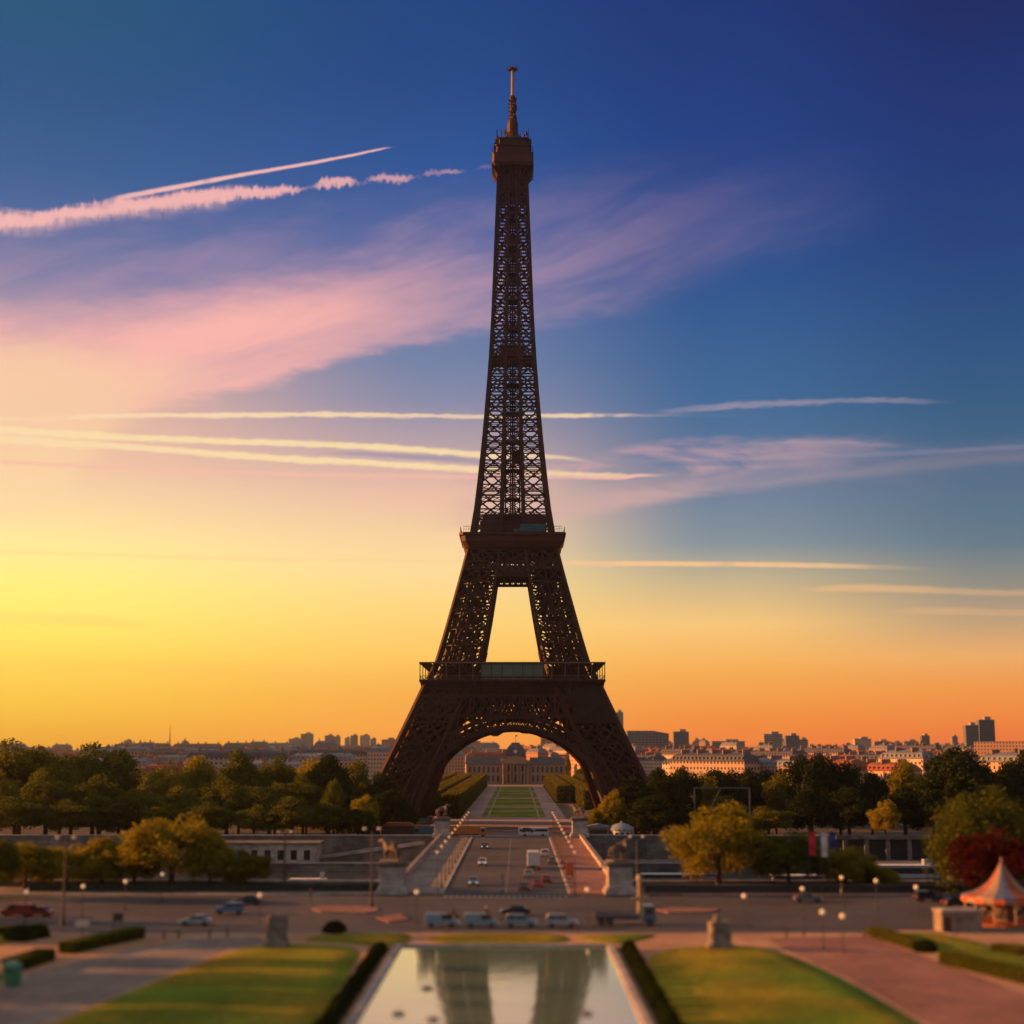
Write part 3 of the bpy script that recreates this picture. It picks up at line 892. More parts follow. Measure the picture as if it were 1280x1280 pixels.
# second platform
b = MB()
prf = [(17.9, 109.7), (18.7, 110.0), (20.2, 112.6), (20.4, 114.7), (21.2, 115.0), (21.2, 116.0), (20.6, 116.1)]
s2 = math.sqrt(2)
chf = MB()
for (r0, z0), (r1, z1) in zip(prf, prf[1:]):
    def ring(r, z):
        c_ = 1.6
        return [Vector(p) for p in ((-r + c_, -r, z), (r - c_, -r, z), (r, -r + c_, z), (r, r - c_, z), (r - c_, r, z), (-r + c_, r, z), (-r, r - c_, z), (-r, -r + c_, z))]
    A, B = ring(r0, z0), ring(r1, z1)
    for k in range(8): b.quad(A[k], A[(k + 1) % 8], B[(k + 1) % 8], B[k])
b.add(ring(20.7, 116.0), [tuple(range(8))]); b.add(ring(17.9, 109.75), [tuple(range(8))])
p2 = b.build('second_platform', M['iron_light'], T)
b = MB()
for rot in FACES:
    b.beam(fp(20.7, -19.4, 118.3, rot), fp(20.7, 19.4, 118.3, rot), .16)
    b.beam(fp(20.7, -19.4, 117.2, rot), fp(20.7, 19.4, 117.2, rot), .12)
    for k in range(40): b.beam(fp(20.7, -19.4 + k, 116.1, rot), fp(20.7, -19.4 + k, 118.3, rot), .10)
b.build('railing', M['iron_light'], p2)
b = MB()
b.box((-8.5, -15.5, 118.6), (9, 5, 4.6)); b.box((-9, -14, 122), (6, 4, 2)); b.box((9.5, -15.8, 119.6), (8, 4, 6.2)); b.box((0, -8, 121), (22, 10, 7))
b.build('kiosk', M['iron'], p2, bevel=.15)
M['tarp_blue'] = mat('tarp_blue', (.04, .14, .20), .7, var=.3, scale=.6)
b = MB(); b.box((8.2, -18.4, 118.2), (10.5, .5, 2.4)); b.box((6.5, -18.9, 117.0), (12, .4, 1.2)); b.build('hoarding', M['tarp_blue'], p2, bevel=.08)

# upper shaft: four converging pillars, belts, lift core
b = MB()
lv = [116.0]
while lv[-1] < 262: lv.append(lv[-1] + max(6.2, min(10.2, ho(lv[-1]) * .78)))
lv[-1] = 268
for i, (z0, z1) in enumerate(zip(lv, lv[1:])):
    cw = 1.5 - .6 * (z0 - 116) / 150
    zt = z1 - (z1 - z0) * .24                                    # each bay: an X, then a belt
    for sx_, sy_ in SG:
        P, Q, Z = pil(sx_, sy_, z0), pil(sx_, sy_, z1), pil(sx_, sy_, zt)
        for k in range(4):
            n = (k + 1) % 4
            b.beam(P[k], Q[k], cw if k != 2 else cw * .8)
            if k in (0, 3):
                panel(b, P[k], P[n], Z[n], Z[k], 1, .6, rim=.5)
                m1, m2, m3, m4 = P[k].lerp(P[n], .5), P[n].lerp(Z[n], .5), Z[n].lerp(Z[k], .5), Z[k].lerp(P[k], .5)
                if False:
                    for p_, q_ in ((m1, m2), (m2, m3), (m3, m4), (m4, m1)): b.beam(p_, q_, .2)
                panel(b, Z[k], Z[n], Q[n], Q[k], 2, .24, rim=.5)
            else: b.beam(Z[k], Z[n], .3)
    for rot in FACES:
        for ins in (0,):
            w_ = hi(zt)
            panel(b, fp(ho(zt), -w_, zt, rot, ins), fp(ho(zt), w_, zt, rot, ins), fp(ho(z1), w_, z1, rot, ins), fp(ho(z1), -w_, z1, rot, ins), 2, .3, rim=.4)
            b.beam(fp(ho(zt), -w_, zt, rot, ins), fp(ho(zt), w_, zt, rot, ins), .4)
    for w_ in (hi(z1), -hi(z1)):
        b.beam((w_, -ho(z1), z1), (w_, ho(z1), z1), .35); b.beam((-ho(z1), w_, z1), (ho(z1), w_, z1), .35)
shaft = b.build('shaft', M['iron'], T)
b = MB()
zz = [116 + i * 4 for i in range(39)]
for z0, z1 in zip(zz, zz[1:]):
    k0 = min(2.9, hi(z0) * .92 + .3)
    k1 = min(2.9, hi(z1) * .92 + .3)
    C4 = [(-1, -1), (1, -1), (1, 1), (-1, 1)]
    for j in range(4):
        (u, v), (u2, v2) = C4[j], C4[(j + 1) % 4]
        b.beam((u * k0, v * k0, z0), (u * k1, v * k1, z1), .62)
        b.beam((u * k0, v * k0, z0), (u2 * k1, v2 * k1, z1), .34); b.beam((u2 * k0, v2 * k0, z0), (u * k1, v * k1, z1), .34); b.beam(((u + u2) * .5 * k0, (v + v2) * .5 * k0, z0), ((u + u2) * .5 * k1, (v + v2) * .5 * k1, z1), .5); b.beam((u * k1, v * k1, z1), (u2 * k1, v2 * k1, z1), .36)
    b.beam((0, 0, z0), (0, 0, z1), .8); b.beam((.9, -.9, z0), (.9, -.9, z1), .5); b.beam((-.9, .9, z0), (-.9, .9, z1), .5)
    if int(z0) % 12 == 0: b.box((0, 0, z0 + .4), (k0 * 1.8, k0 * 1.8, .5))
for zc, s_ in ((122, 3), (150, 3.2), (236, 2.2)): b.box((1.2, -1, zc), (s_, s_, 4.4))
b.build('lift_core', M['iron'], shaft)
b = MB()
h = ho(191.5)
b.box((0, 0, 191.0), (h * 2 + .6, h * 2 + .6, .7)); 
for rot in FACES:
    panel(b, fp(h, -h, 191.2, rot, -.35), fp(h, h, 191.2, rot, -.35), fp(h, h, 193.6, rot, -.35), fp(h, -h, 193.6, rot, -.35), 8, .3, rim=.5)
b.box((0, 0, 194.4), (h * 1.1, h * 1.1, 4))
b.build('relay_platform', M['iron_light'], T)
b = MB()                                                         # dense plating near the top
for rot in FACES:
    z0, z1 = 256, 269
    for k in range(9):
        u = -1 + 2 * k / 8
        b.beam(fp(ho(z0), u * ho(z0), z0, rot, .2), fp(ho(z1), u * ho(z1), z1, rot, .2), .5)
    b.quad(fp(ho(262), -ho(262), 262, rot, .5), fp(ho(262), ho(262), 262, rot, .5), fp(6.2, 6.2, 270, rot, .5), fp(6.2, -6.2, 270, rot, .5))
    for k in range(9):                                           # curved brackets under the top gallery
        u = -1 + 2 * k / 8
        pr = None
        for j in range(6):
            t = j / 5
            off = 6.1 + 2.7 * t ** 2.2; zc = 268.3 + 5.6 * t
            p = fp(off, u * off, zc, rot)
            if pr is not None: b.beam(pr, p, .42)
            pr = p
b.build('gallery_bracket', M['iron'], T)
# top gallery and mast
b = MB()
def sq(r0, z0, r1, z1, c_=.9):
    f = lambda r, z: [Vector(p) for p in ((-r + c_, -r, z), (r - c_, -r, z), (r, -r + c_, z), (r, r - c_, z), (r - c_, r, z), (-r + c_, r, z), (-r, r - c_, z), (-r, -r + c_, z))]
    A, B = f(r0, z0), f(r1, z1)
    for k in range(8): b.quad(A[k], A[(k + 1) % 8], B[(k + 1) % 8], B[k])
    b.add(A, [tuple(range(8))]); b.add(B, [tuple(range(8))])
sq(7.9, 273.6, 8.6, 274.9); sq(8.65, 274.9, 8.65, 278.6); sq(8.85, 278.6, 8.85, 279.1); sq(7.2, 279.1, 7.0, 282.6, .7); sq(7.6, 282.6, 7.6, 283.0); sq(6.3, 283.0, 6.1, 286.0, .7); sq(6.8, 286.0, 6.8, 286.4)
gal = b.build('top_gallery', M['iron_light'], T)
b = MB()
rn = random.Random(5)
for rot in FACES:
    for k in range(14):
        u = -8.2 + k * 16.4 / 13
        b.beam(fp(8.6, u, 279.0, rot), fp(8.6, u, 281.4, rot), .12)
    b.beam(fp(8.6, -8.6, 281.4, rot), fp(8.6, 8.6, 281.4, rot), .14); b.beam(fp(8.6, -8.6, 280.2, rot), fp(8.6, 8.6, 280.2, rot), .1)
    for k in range(9):
        u = -6.6 + k * 1.65 + rn.uniform(-.4, .4)
        b.beam(fp(6.7, u, 286.2, rot), fp(6.7, u, 287.6 + rn.random() * 3.0, rot), .22)
        if k % 3 == 0: b.box(tuple(fp(7.2, u, 284.2, rot)), (1.5, 1.5, 2.2), rot)
b.build('railing', M['iron'], gal)
for k in range(9):
    rn = random.Random(20 + k); t = k * 2.4
    d = MB(); c_ = Vector((math.cos(t) * 6.2, math.sin(t) * 6.2, 288.2 + (k % 3) * .5))
    d.tube(c_, c_ + Vector((math.cos(t), math.sin(t), .1)) * .9, .55, .95, 12); d.tube(c_ - Vector((0, 0, 1.8)), c_, .16, .16, 6)
    d.build('aerial_dish', M['iron_light'], gal)
b = MB()
b.lathe([(6.0, 286.4), (4.6, 288.4), (3.0, 289.6), (2.3, 291.2), (2.3, 295.2), (2.0, 296.6), (1.3, 297.6), (1.3, 298.6)], 12)
b.lathe([(1.25, 298.6), (1.25, 307.2), (.9, 307.9), (0, 307.9)], 8)
for k in range(12):
    z = 292.5 + k * 1.25
    for t in range(4): b.box((math.cos(t * 1.57 + k * .4) * 1.6, math.sin(t * 1.57 + k * .4) * 1.6, z), (.5, .5, .8), t)
mast = b.build('antenna_mast', M['iron'], T)
b = MB()
b.tube((0, 0, 307.8), (0, 0, 319.6), .62, .5, 10)
for k in range(9): b.tube((0, 0, 308.5 + k * 1.25), (0, 0, 308.85 + k * 1.25), .8, .8, 10)
M['mast_white'] = mat('mast_white', (.36, .30, .26), .5, var=.1)
b.build('white_aerial', M['mast_white'], mast)
b = MB()
b.tube((0, 0, 319.6), (0, 0, 320.1), 1.9, 1.9, 10)
for k in range(6):
    t = k * math.pi / 3; b.beam((0, 0, 319.8), (2.1 * math.cos(t), 2.1 * math.sin(t), 320.3), .3); b.beam((2.1 * math.cos(t), 2.1 * math.sin(t), 319.2), (2.1 * math.cos(t), 2.1 * math.sin(t), 321.4), .25)
b.tube((0, 0, 320), (0, 0, 322), .3, .15, 6)
b.build('mast_crown', M['iron'], mast)

# ------------------------------------------------------------------ bridge
BR = thing('stone_bridge', 'pale stone road bridge crossing the river towards the tower', 'bridge', (0, 271, 0))
b = MB(); b.box((0, 86.5, -.55), (41, 174.6, 1.0)); b.build('deck', M['stone'], BR)
for sx_ in (-1, 1):
    b = MB(); b.box((sx_ * 15.2, 86.5, .06), (8.4, 174, .2))
    b.build('sidewalk', M['paving'] if sx_ < 0 else M['paving_red'], BR)  # right walk: its sunlit pink is put into the paving colour
    b = MB(); b.box((sx_ * 10.98, 86.5, .07), (.3, 174, .24)); b.build('kerb', M['stone'], BR, bevel=.03)
    b = MB(); b.box((sx_ * 19.8, 86.5, .62), (.7, 168, .92)); b.box((sx_ * 19.8, 86.5, 1.16), (1.0, 168, .18))
    for k in range(15): b.box((sx_ * 19.8, 4 + k * 11.8, .66), (.9, 1.2, 1.02))
    b.build('parapet', M['stone'], BR, bevel=.03)
for k in range(5):
    y0 = 13 + k * 28.4
    b = MB(); P = [(y0 + 14.1 + 14.0 * math.cos(t), -8.0 + 6.6 * math.sin(t)) for t in [math.pi * i / 14 for i in range(15)]]
    poly = [(y0 + 28.2, -1.06)] + P + [(y0, -1.06)]
    for sx_ in (-1, 1):
        vs = [(sx_ * 20, y, z) for y, z in poly]
        for i in range(1, 15): b.quad((sx_ * 20, P[i - 1][0], -1.06), (sx_ * 20, P[i][0], -1.06), (sx_ * 20, *P[i]), (sx_ * 20, *P[i - 1]))
    for i in range(1, 15): b.quad((-20, *P[i - 1]), (20, *P[i - 1]), (20, *P[i]), (-20, *P[i]))
    b.build('arch', M['stone'], BR)
for k in range(6):
    b = MB(); b.box((0, 13 + k * 28.4 - .1, -5), (44, 2.6, 7.8)); b.build('pier', M['stone'], BR, bevel=.3)

# pedestals and their horse statues
hv = [(0, 0, 1.55), (.75, 0, 1.62), (1.2, 0, 2.05), (1.5, 0, 2.5), (1.9, 0, 2.35), (2.2, 0, 2.1), (-.75, 0, 1.6), (-1.05, 0, 1.35), (-1.3, 0, .8),
      (.85, .28, 1.1), (.95, .3, .6), (.85, .3, .08), (.8, -.28, 1.1), (1.2, -.3, .75), (1.05, -.3, .35),
      (-.8, .3, 1.15), (-.95, .3, .65), (-.85, .3, .08), (-.75, -.3, 1.15), (-.7, -.3, .62), (-.6, -.3, .08)]
he = [(0, 1), (1, 2), (2, 3), (3, 4), (4, 5), (0, 6), (6, 7), (7, 8), (1, 9), (9, 10), (10, 11), (1, 12), (12, 13), (13, 14), (6, 15), (15, 16), (16, 17), (6, 18), (18, 19), (19, 20)]
hr = [.50, .48, .34, .27, .2, .14, .46, .13, .08, .22, .13, .12, .22, .13, .11, .26, .14, .12, .26, .14, .12]
HORSE = skin_mesh('horse', hv, he, hr, M['bronze'])
wv = [(0, 0, 1.15), (0, 0, 1.5), (0, 0, 1.85), (0, 0, 2.08), (.03, 0, 2.3), (0, .16, 1.05), (.06, .18, .6), (0, .2, .06), (.16, .2, .03), (0, -.16, 1.05), (-.05, -.18, .6), (-.1, -.2, .06), (.06, -.2, .03),
      (0, .34, 1.8), (.12, .5, 1.45), (.34, .5, 1.55), (0, -.34, 1.8), (.2, -.52, 1.5), (.42, -.5, 1.75)]
we = [(0, 1), (1, 2), (2, 3), (3, 4), (0, 5), (5, 6), (6, 7), (7, 8), (0, 9), (9, 10), (10, 11), (11, 12), (2, 13), (13, 14), (14, 15), (2, 16), (16, 17), (17, 18)]
wr = [.22, .23, .27, .1, .16, .15, .11, .08, .07, .15, .11, .08, .07, .12, .09, .07, .12, .09, .07]
WARRIOR = skin_mesh('warrior', wv, we, wr, M['bronze'])


def pedestal(x, y, label):
    r = thing('statue_pedestal', label, 'pedestal', (x, y, .1), 0, 'statue pedestals at the bridge ends')
    b = MB(); b.box((0, 0, .35), (5.4, 6.6, .7)); b.box((0, 0, .95), (4.9, 6.1, .5)); b.build('base', M['stone'], r, bevel=.06)
    b = MB(); b.box((0, 0, 2.95), (4.2, 5.4, 3.5)); b.build('shaft', M['stone'], r, bevel=.05)
    b = MB(); b.box((0, 0, 4.85), (4.7, 5.9, .3)); b.box((0, 0, 5.15), (5.0, 6.2, .3)); b.box((0, 0, 5.4), (4.4, 5.6, .2)); b.build('cornice', M['stone_dark'], r, bevel=.05)
    b = MB(); b.box((0, -2.73, 2.9), (1.7, .08, 1.5)); b.build('plaque', M['stone'], r)


def horse_statue(x, y, rz, label):
    r = thing('horse_statue', label, 'statue', (x, y, 5.6), rz, 'warrior and horse statues on the bridge pedestals')
    b = MB(); b.box((0, 0, .12), (4.0, 2.6, .24)); b.build('plinth', M['bronze'], r, bevel=.04)
    h = link('horse', HORSE, r, (-.15, .45, .2)); h.scale = (1.35,) * 3
    w = link('warrior', WARRIOR, r, (.75, -.75, .2)); w.scale = (1.38,) * 3


for x, y, a_, c_ in ((-19.6, 271, 'near left', 2.6), (19.6, 271, 'near right', .5), (-19.6, 444.5, 'far left', .4), (19.6, 444.5, 'far right', 2.7)):
    e_ = 'near end' if y < 300 else 'far end'
    s_ = 'left' if x < 0 else 'right'
    pedestal(x, y, f'grey stone pedestal at the {e_} of the bridge, {s_} side')
    horse_statue(x, y, c_, f'dark warrior and horse statue on the {s_} pedestal at the bridge {e_}')


# ------------------------------------------------------------------ quay walls, embankment buildings
def quay_wall(x0, x1, y, z0, z1, label, face):
    r = thing('quay_wall', label, 'wall', ((x0 + x1) / 2, y, 0))
    L = x1 - x0
    b = MB(); b.box((0, 0, (z0 + z1) / 2), (L, 1.0, z1 - z0))
    for k in range(int(L / 12)): b.box((-L / 2 + 6 + k * 12, face * .55, (z0 + z1) / 2), (1.0, .3, z1 - z0 - .3))
    b.build('wall', M['stone_dark'], r)
    b = MB(); b.box((0, 0, z1 + .15), (L, 1.5, .32)); b.build('coping', M['stone'], r, bevel=.04)


quay_wall(-330, -21, 443.4, -6, .5, 'stained grey stone embankment wall across the river, left of the bridge', -1)
quay_wall(21, 92, 443.4, -6, .5, 'stained dark stone embankment wall across the river, right of the bridge', -1)
quay_wall(-330, -22, 284.2, -9, .95, 'low grey parapet wall on the near bank left of the bridge', 1)
quay_wall(22, 330, 284.2, -9, .95, 'low dark parapet wall on the near bank right of the bridge', 1)
quay_wall(-330, -21.2, 424.8, -9, -5.9, 'low stone edge of the lower quay left of the bridge', -1)
quay_wall(21.2, 330, 424.8, -9, -5.9, 'low stone edge of the lower quay right of the bridge', -1)
r = thing('quay_arcade', 'dark colonnaded quay gallery with square piers across the river at right', 'arcade', (160, 441, 0))
b = MB(); b.box((0, 2.2, -2.7), (136, .8, 6.5)); b.build('back_wall', M['metal_dark'], r)
b = MB(); b.box((0, 0, .2), (137, 5.6, .8)); b.box((0, -2.6, .75), (137, .5, .5)); b.build('roof_slab', M['stone_dark'], r, bevel=.05)
for k in range(23):
    b = MB(); b.box((-66 + k * 6, -2, -3.1), (1.1, 1.1, 5.8)); b.build('pier', M['stone_dark'], r, bevel=.05)

r = thing('quay_building', 'low pale flat roofed quay building on the lower quay at left', 'building', (-70, 433, -6))
b = MB(); b.box((0, 0, 2.6), (34, 11, 5.2)); b.build('wall', M['stone'], r)
b = MB(); b.box((0, 0, 5.35), (35.2, 12.4, .35)); b.build('roof', M['stone_dark'], r, bevel=.04)
for k in range(9):
    b = MB(); b.box((-14.5 + k * 3.6, -5.52, 2.2), (1.7, .12, 2.6)); f = b.build('window', M['metal_dark'], r)
    b = MB(); b.box((-14.5 + k * 3.6, -5.6, 2.2), (1.5, .06, 2.4)); b.build('pane', M['glass'], f)
r = thing('quay_ramp', 'long stone ramp with parapet climbing the far embankment wall', 'ramp', (-38, 437, -6))
b = MB(); b.side([(-16, 0), (14, 0), (14, 4.6), (-16, .6)], -2.5, 2.5); b.build('ramp', M['stone_dark'], r)
b = MB(); b.side([(-16, .6), (14, 4.6), (14, 5.6), (-16, 1.6)], -2.9, -2.55); b.build('parapet', M['stone'], r)

# ------------------------------------------------------------------ the long palace closing the lawns
M['palace'] = mat('palace', (.36, .22, .155), .85, var=.15, scale=.1)
M['slate'] = mat('slate', (.075, .08, .10), .6, var=.2, scale=.2)
M['window_dark'] = mat('window_dark', (.035, .035, .04), .35, var=.2, scale=.2)
PY = 1432
P_ = thing('domed_palace', 'long stone palace with slate roofs and square central dome beyond the lawns', 'palace', (0, PY, -6))
b = MB(); b.box((-29, 0, 9), (32, 14, 18)); b.build('wing', M['palace'], P_)
b = MB(); b.box((29, 0, 9), (32, 14, 18)); b.build('wing', M['palace'], P_)
b = MB(); b.box((0, -1, 10.5), (26, 18, 21)); cen = b.build('central_pavilion', M['palace'], P_)
for sx_ in (-1, 1):
    b = MB(); x0, x1 = sx_ * 13.1, sx_ * 46
    lo, hi_ = min(x0, x1), max(x0, x1)
    b.add([(lo, -8, 18), (hi_, -8, 18), (hi_, 8, 18), (lo, 8, 18), (lo, -3, 24), (hi_ - 2, -3, 24), (hi_ - 2, 3, 24), (lo, 3, 24)], [(0, 1, 5, 4), (1, 2, 6, 5), (2, 3, 7, 6), (3, 0, 4, 7), (4, 5, 6, 7)])
    rf = b.build('roof', M['slate'], P_)
    b = MB(); b.box((sx_ * 41, 0, 25.2), (4.4, 4, 3)); b.build('chimney', M['palace'], rf)
    for k in range(7):
        xx = sx_ * (16.2 + k * 4.3)
        for zc, hh in ((5, 5.2), (13, 5.0)):
            b = MB(); b.box((xx, -7.05, zc), (1.7, .25, hh)); b.build('window', M['window_dark'], P_)
b = MB(); b.box((0, 0, 18.3), (93, 15.2, .7)); b.build('cornice', M['palace'], P_)
b = MB()
b.add([(-13, -10, 21), (13, -10, 21), (0, -10, 26.2)], [(0, 1, 2)]); b.add([(-13, -9, 21), (13, -9, 21), (0, -9, 26.2)], [(0, 1, 2)])
b.quad((-13, -10, 21), (0, -10, 26.2), (0, -9, 26.2), (-13, -9, 21)); b.quad((13, -10, 21), (0, -10, 26.2), (0, -9, 26.2), (13, -9, 21))
b.build('pediment', M['palace'], P_)
for k in range(8):
    b = MB(); b.tube((-11.2 + k * 3.2, -11.4, 0), (-11.2 + k * 3.2, -11.4, 18.4), .75, .62, 12); b.build('column', M['palace'], P_, smooth=False)
for k in range(3):
    b = MB(); b.box((-6.4 + k * 6.4, -10.1, 5), (2.6, .3, 8)); b.build('door', M['window_dark'], P_)
    b = MB(); b.box((-6.4 + k * 6.4, -10.1, 14), (2.2, .3, 5)); b.build('window', M['window_dark'], P_)
b = MB(); b.box((0, -11, 19.2), (27, 3, 1.6)); b.build('entablature', M['palace'], P_)
b = MB(); b.box((0, 2, 23), (20, 16, 5)); b.build('attic', M['palace'], P_)
b = MB(); b.lathe([(13.2, 25.5), (13.4, 26.5), (12.6, 29), (11, 32), (8.6, 34.6), (6.2, 36.2), (5.4, 36.6), (5.4, 37.6), (0, 37.8)], 4, (0, 2, 0), off=math.pi / 4)
dm = b.build('dome', M['slate'], P_)
b = MB(); b.tube((0, -7.4, 29.5), (0, -6.5, 29.5), 1.7, 1.7, 16); b.build('clock_face', M['white_paint'], dm)
b = MB(); b.tube((0, 2, 37.6), (0, 2, 45), .25, .12, 6); b.box((.9, 2, 43.8), (1.8, .1, 1.2)); b.build('flagpole', M['metal_dark'], dm)

# ------------------------------------------------------------------ city beyond


def facade(name, wall, dark=(.05, .05, .055), pu=3.0, pv=3.3, wu=(.3, .7), wv_=(.22, .74), rnd=.25):
    m = bpy.data.materials.new(name); m.use_nodes = True
    nt = m.node_tree; b = nt.nodes['Principled BSDF']; b.inputs['Roughness'].default_value = .8; b.inputs['Specular IOR Level'].default_value = .2
    uv = nt.nodes.new('ShaderNodeUVMap'); s_ = nt.nodes.new('ShaderNodeSeparateXYZ'); nt.links.new(uv.outputs[0], s_.inputs[0])
    def mth(op, a, v=None):
        n = nt.nodes.new('ShaderNodeMath'); n.operation = op
        for i, q in enumerate((a, v)):
            if q is None: continue
            if isinstance(q, float): n.inputs[i].default_value = q
            else: nt.links.new(q, n.inputs[i])
        return n.outputs[0]
    masks = []
    for k, p, (lo, hi2) in ((0, pu, wu), (1, pv, wv_)):
        f = mth('FRACT', mth('DIVIDE', s_.outputs[k], float(p)))
        masks += [mth('GREATER_THAN', f, float(lo)), mth('LESS_THAN', f, float(hi2))]
    w = mth('MULTIPLY', mth('MULTIPLY', masks[0], masks[1]), mth('MULTIPLY', masks[2], masks[3]))
    oi = nt.nodes.new('ShaderNodeObjectInfo')
    mr = nt.nodes.new('ShaderNodeMapRange'); mr.inputs[3].default_value = 1 - rnd; mr.inputs[4].default_value = 1 + rnd
    nt.links.new(oi.outputs['Random'], mr.inputs[0])
    vm = nt.nodes.new('ShaderNodeVectorMath'); vm.operation = 'SCALE'; vm.inputs[0].default_value = wall; nt.links.new(mr.outputs[0], vm.inputs['Scale'])
    mx = nt.nodes.new('ShaderNodeMix'); mx.data_type = 'RGBA'
    nt.links.new(w, mx.inputs[0]); nt.links.new(vm.outputs[0], mx.inputs[6]); mx.inputs[7].default_value = (*dark, 1)
    nt.links.new(mx.outputs[2], b.inputs['Base Color'])
    return m


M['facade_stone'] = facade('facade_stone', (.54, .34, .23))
M['facade_pale'] = facade('facade_pale', (.56, .40, .30), wu=(.25, .75), wv_=(.3, .7))
M['facade_brick'] = facade('facade_brick', (.46, .24, .16))
M['facade_slab'] = facade('facade_slab', (.33, .30, .27), pu=4, pv=3.2, wu=(.06, .94), wv_=(.40, .80), rnd=.2)
M['facade_glass'] = facade('facade_glass', (.20, .21, .20), dark=(.08, .10, .11), pu=5, pv=3.6, wu=(.1, .9), wv_=(.35, .95), rnd=.2)
M['zinc'] = mat('zinc', (.17, .18, .20), .5, var=.25, scale=.15)
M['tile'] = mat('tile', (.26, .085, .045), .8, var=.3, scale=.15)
M['chimney'] = mat('chimney', (.28, .17, .12), .9, var=.3, scale=.4)


def city_block(L, D, H, fm, rm, seed):
    rn = random.Random(seed)
    r = thing('city_block', '', 'building')
    w = MB(); w.wallbox((0, 0, 0), (L, D, H), 0)
    w.add([(-L / 2, -D / 2, H), (L / 2, -D / 2, H), (L / 2, D / 2, H), (-L / 2, D / 2, H)], [(0, 1, 2, 3)])
    w.build('wall', fm, r)
    rf = MB(); h = 3.6; i = 2.2; o = .5
    A = [(-L / 2 - o, -D / 2 - o, H + .06), (L / 2 + o, -D / 2 - o, H + .06), (L / 2 + o, D / 2 + o, H + .06), (-L / 2 - o, D / 2 + o, H + .06)]
    B = [(-L / 2 + i, -D / 2 + i, H + h), (L / 2 - i, -D / 2 + i, H + h), (L / 2 - i, D / 2 - i, H + h), (-L / 2 + i, D / 2 - i, H + h)]
    C = [(-L / 2 + 4, 0, H + h + 1.4), (L / 2 - 4, 0, H + h + 1.4)]
    rf.add(A + B + C, [(0, 1, 5, 4), (1, 2, 6, 5), (2, 3, 7, 6), (3, 0, 4, 7), (4, 5, 9, 8), (6, 7, 8, 9), (5, 6, 9), (7, 4, 8), (3, 2, 1, 0)])
    for k in range(int(L / 3.4)):                                 # dormers
        x = -L / 2 + 2.4 + k * 3.4
        if x < L / 2 - 2: rf.box((x, -D / 2 + .9, H + 1.6), (1.5, 1.6, 1.9))
    ro = rf.build('roof', rm, r)
    for k in range(max(2, int(L / 13))):
        x = -L / 2 + (k + .5) * L / max(2, int(L / 13)) + rn.uniform(-2, 2)
        c = MB(); c.box((x, rn.uniform(-1, 1), H + h + 1.6), (1.0, D * .5, 3.0))
        for q in range(5): c.tube((x, -D * .2 + q * D * .1, H + h + 3.1), (x, -D * .2 + q * D * .1, H + h + 3.9), .22, .2, 6)
        c.build('chimney', M['chimney'], ro)
    return r


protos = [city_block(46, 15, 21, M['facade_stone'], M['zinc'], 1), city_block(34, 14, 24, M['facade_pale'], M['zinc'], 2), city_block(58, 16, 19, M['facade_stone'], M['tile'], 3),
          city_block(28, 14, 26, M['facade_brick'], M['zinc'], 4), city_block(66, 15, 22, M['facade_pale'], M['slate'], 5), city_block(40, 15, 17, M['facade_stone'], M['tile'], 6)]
used = set()
rn = random.Random(42)
PL = [46, 34, 58, 28, 66, 40]
KIND = ['stone zinc roofed block', 'pale zinc roofed block', 'long tile roofed block', 'narrow brick block', 'long slate roofed block', 'low tile roofed block']


def place_block(k, x, y, rz, sc, where, grp):
    lab = f'{KIND[k]} {where}'
    if k not in used:
        used.add(k); o = protos[k]; o.location = (x, y, gz(y)); o.rotation_euler = (0, 0, rz); o.scale = sc; tag(o, lab, None, grp + ', ' + KIND[k])
    else: dup(protos[k], (x, y, gz(y)), rz, lab, grp + ', ' + KIND[k], sc)


NAMES = ['nearest city row', 'second city row', 'third city row', 'fourth city row', 'far rooftops', 'distant rooftops', 'farthest rooftops']
for ri_, (d, hs) in enumerate(((960, 1.0), (1180, 1.03), (1500, 1.08), (1760, 1.15), (2150, 1.25), (2750, 1.4), (3600, 1.6))):
    x = -.37 * d
    while x < .37 * d:
        k = rn.randrange(6); s_ = rn.uniform(.85, 1.2) * (1 if d < 2000 else d / 2000)
        L = PL[k] * s_
        xc = x + L / 2
        right = xc > 0
        rz = rn.uniform(-.12, .12) if not right else -R(rn.uniform(46, 64))
        step = L * (1.03 if not right else .66)
        x += step
        if d < 1480 and abs(xc) < (118 if d < 1200 else 92): continue
        if d == 1500 and abs(xc) < 75: continue
        place_block(k, xc, d + rn.uniform(-30, 30), rz, (s_, 1, hs * rn.uniform(.86, 1.14)), f'in the {NAMES[ri_]}, ' + ('left of the tower' if xc < -40 else ('right of the tower' if xc > 40 else 'seen under the arch')),
                    f'city blocks in the {NAMES[ri_]}')


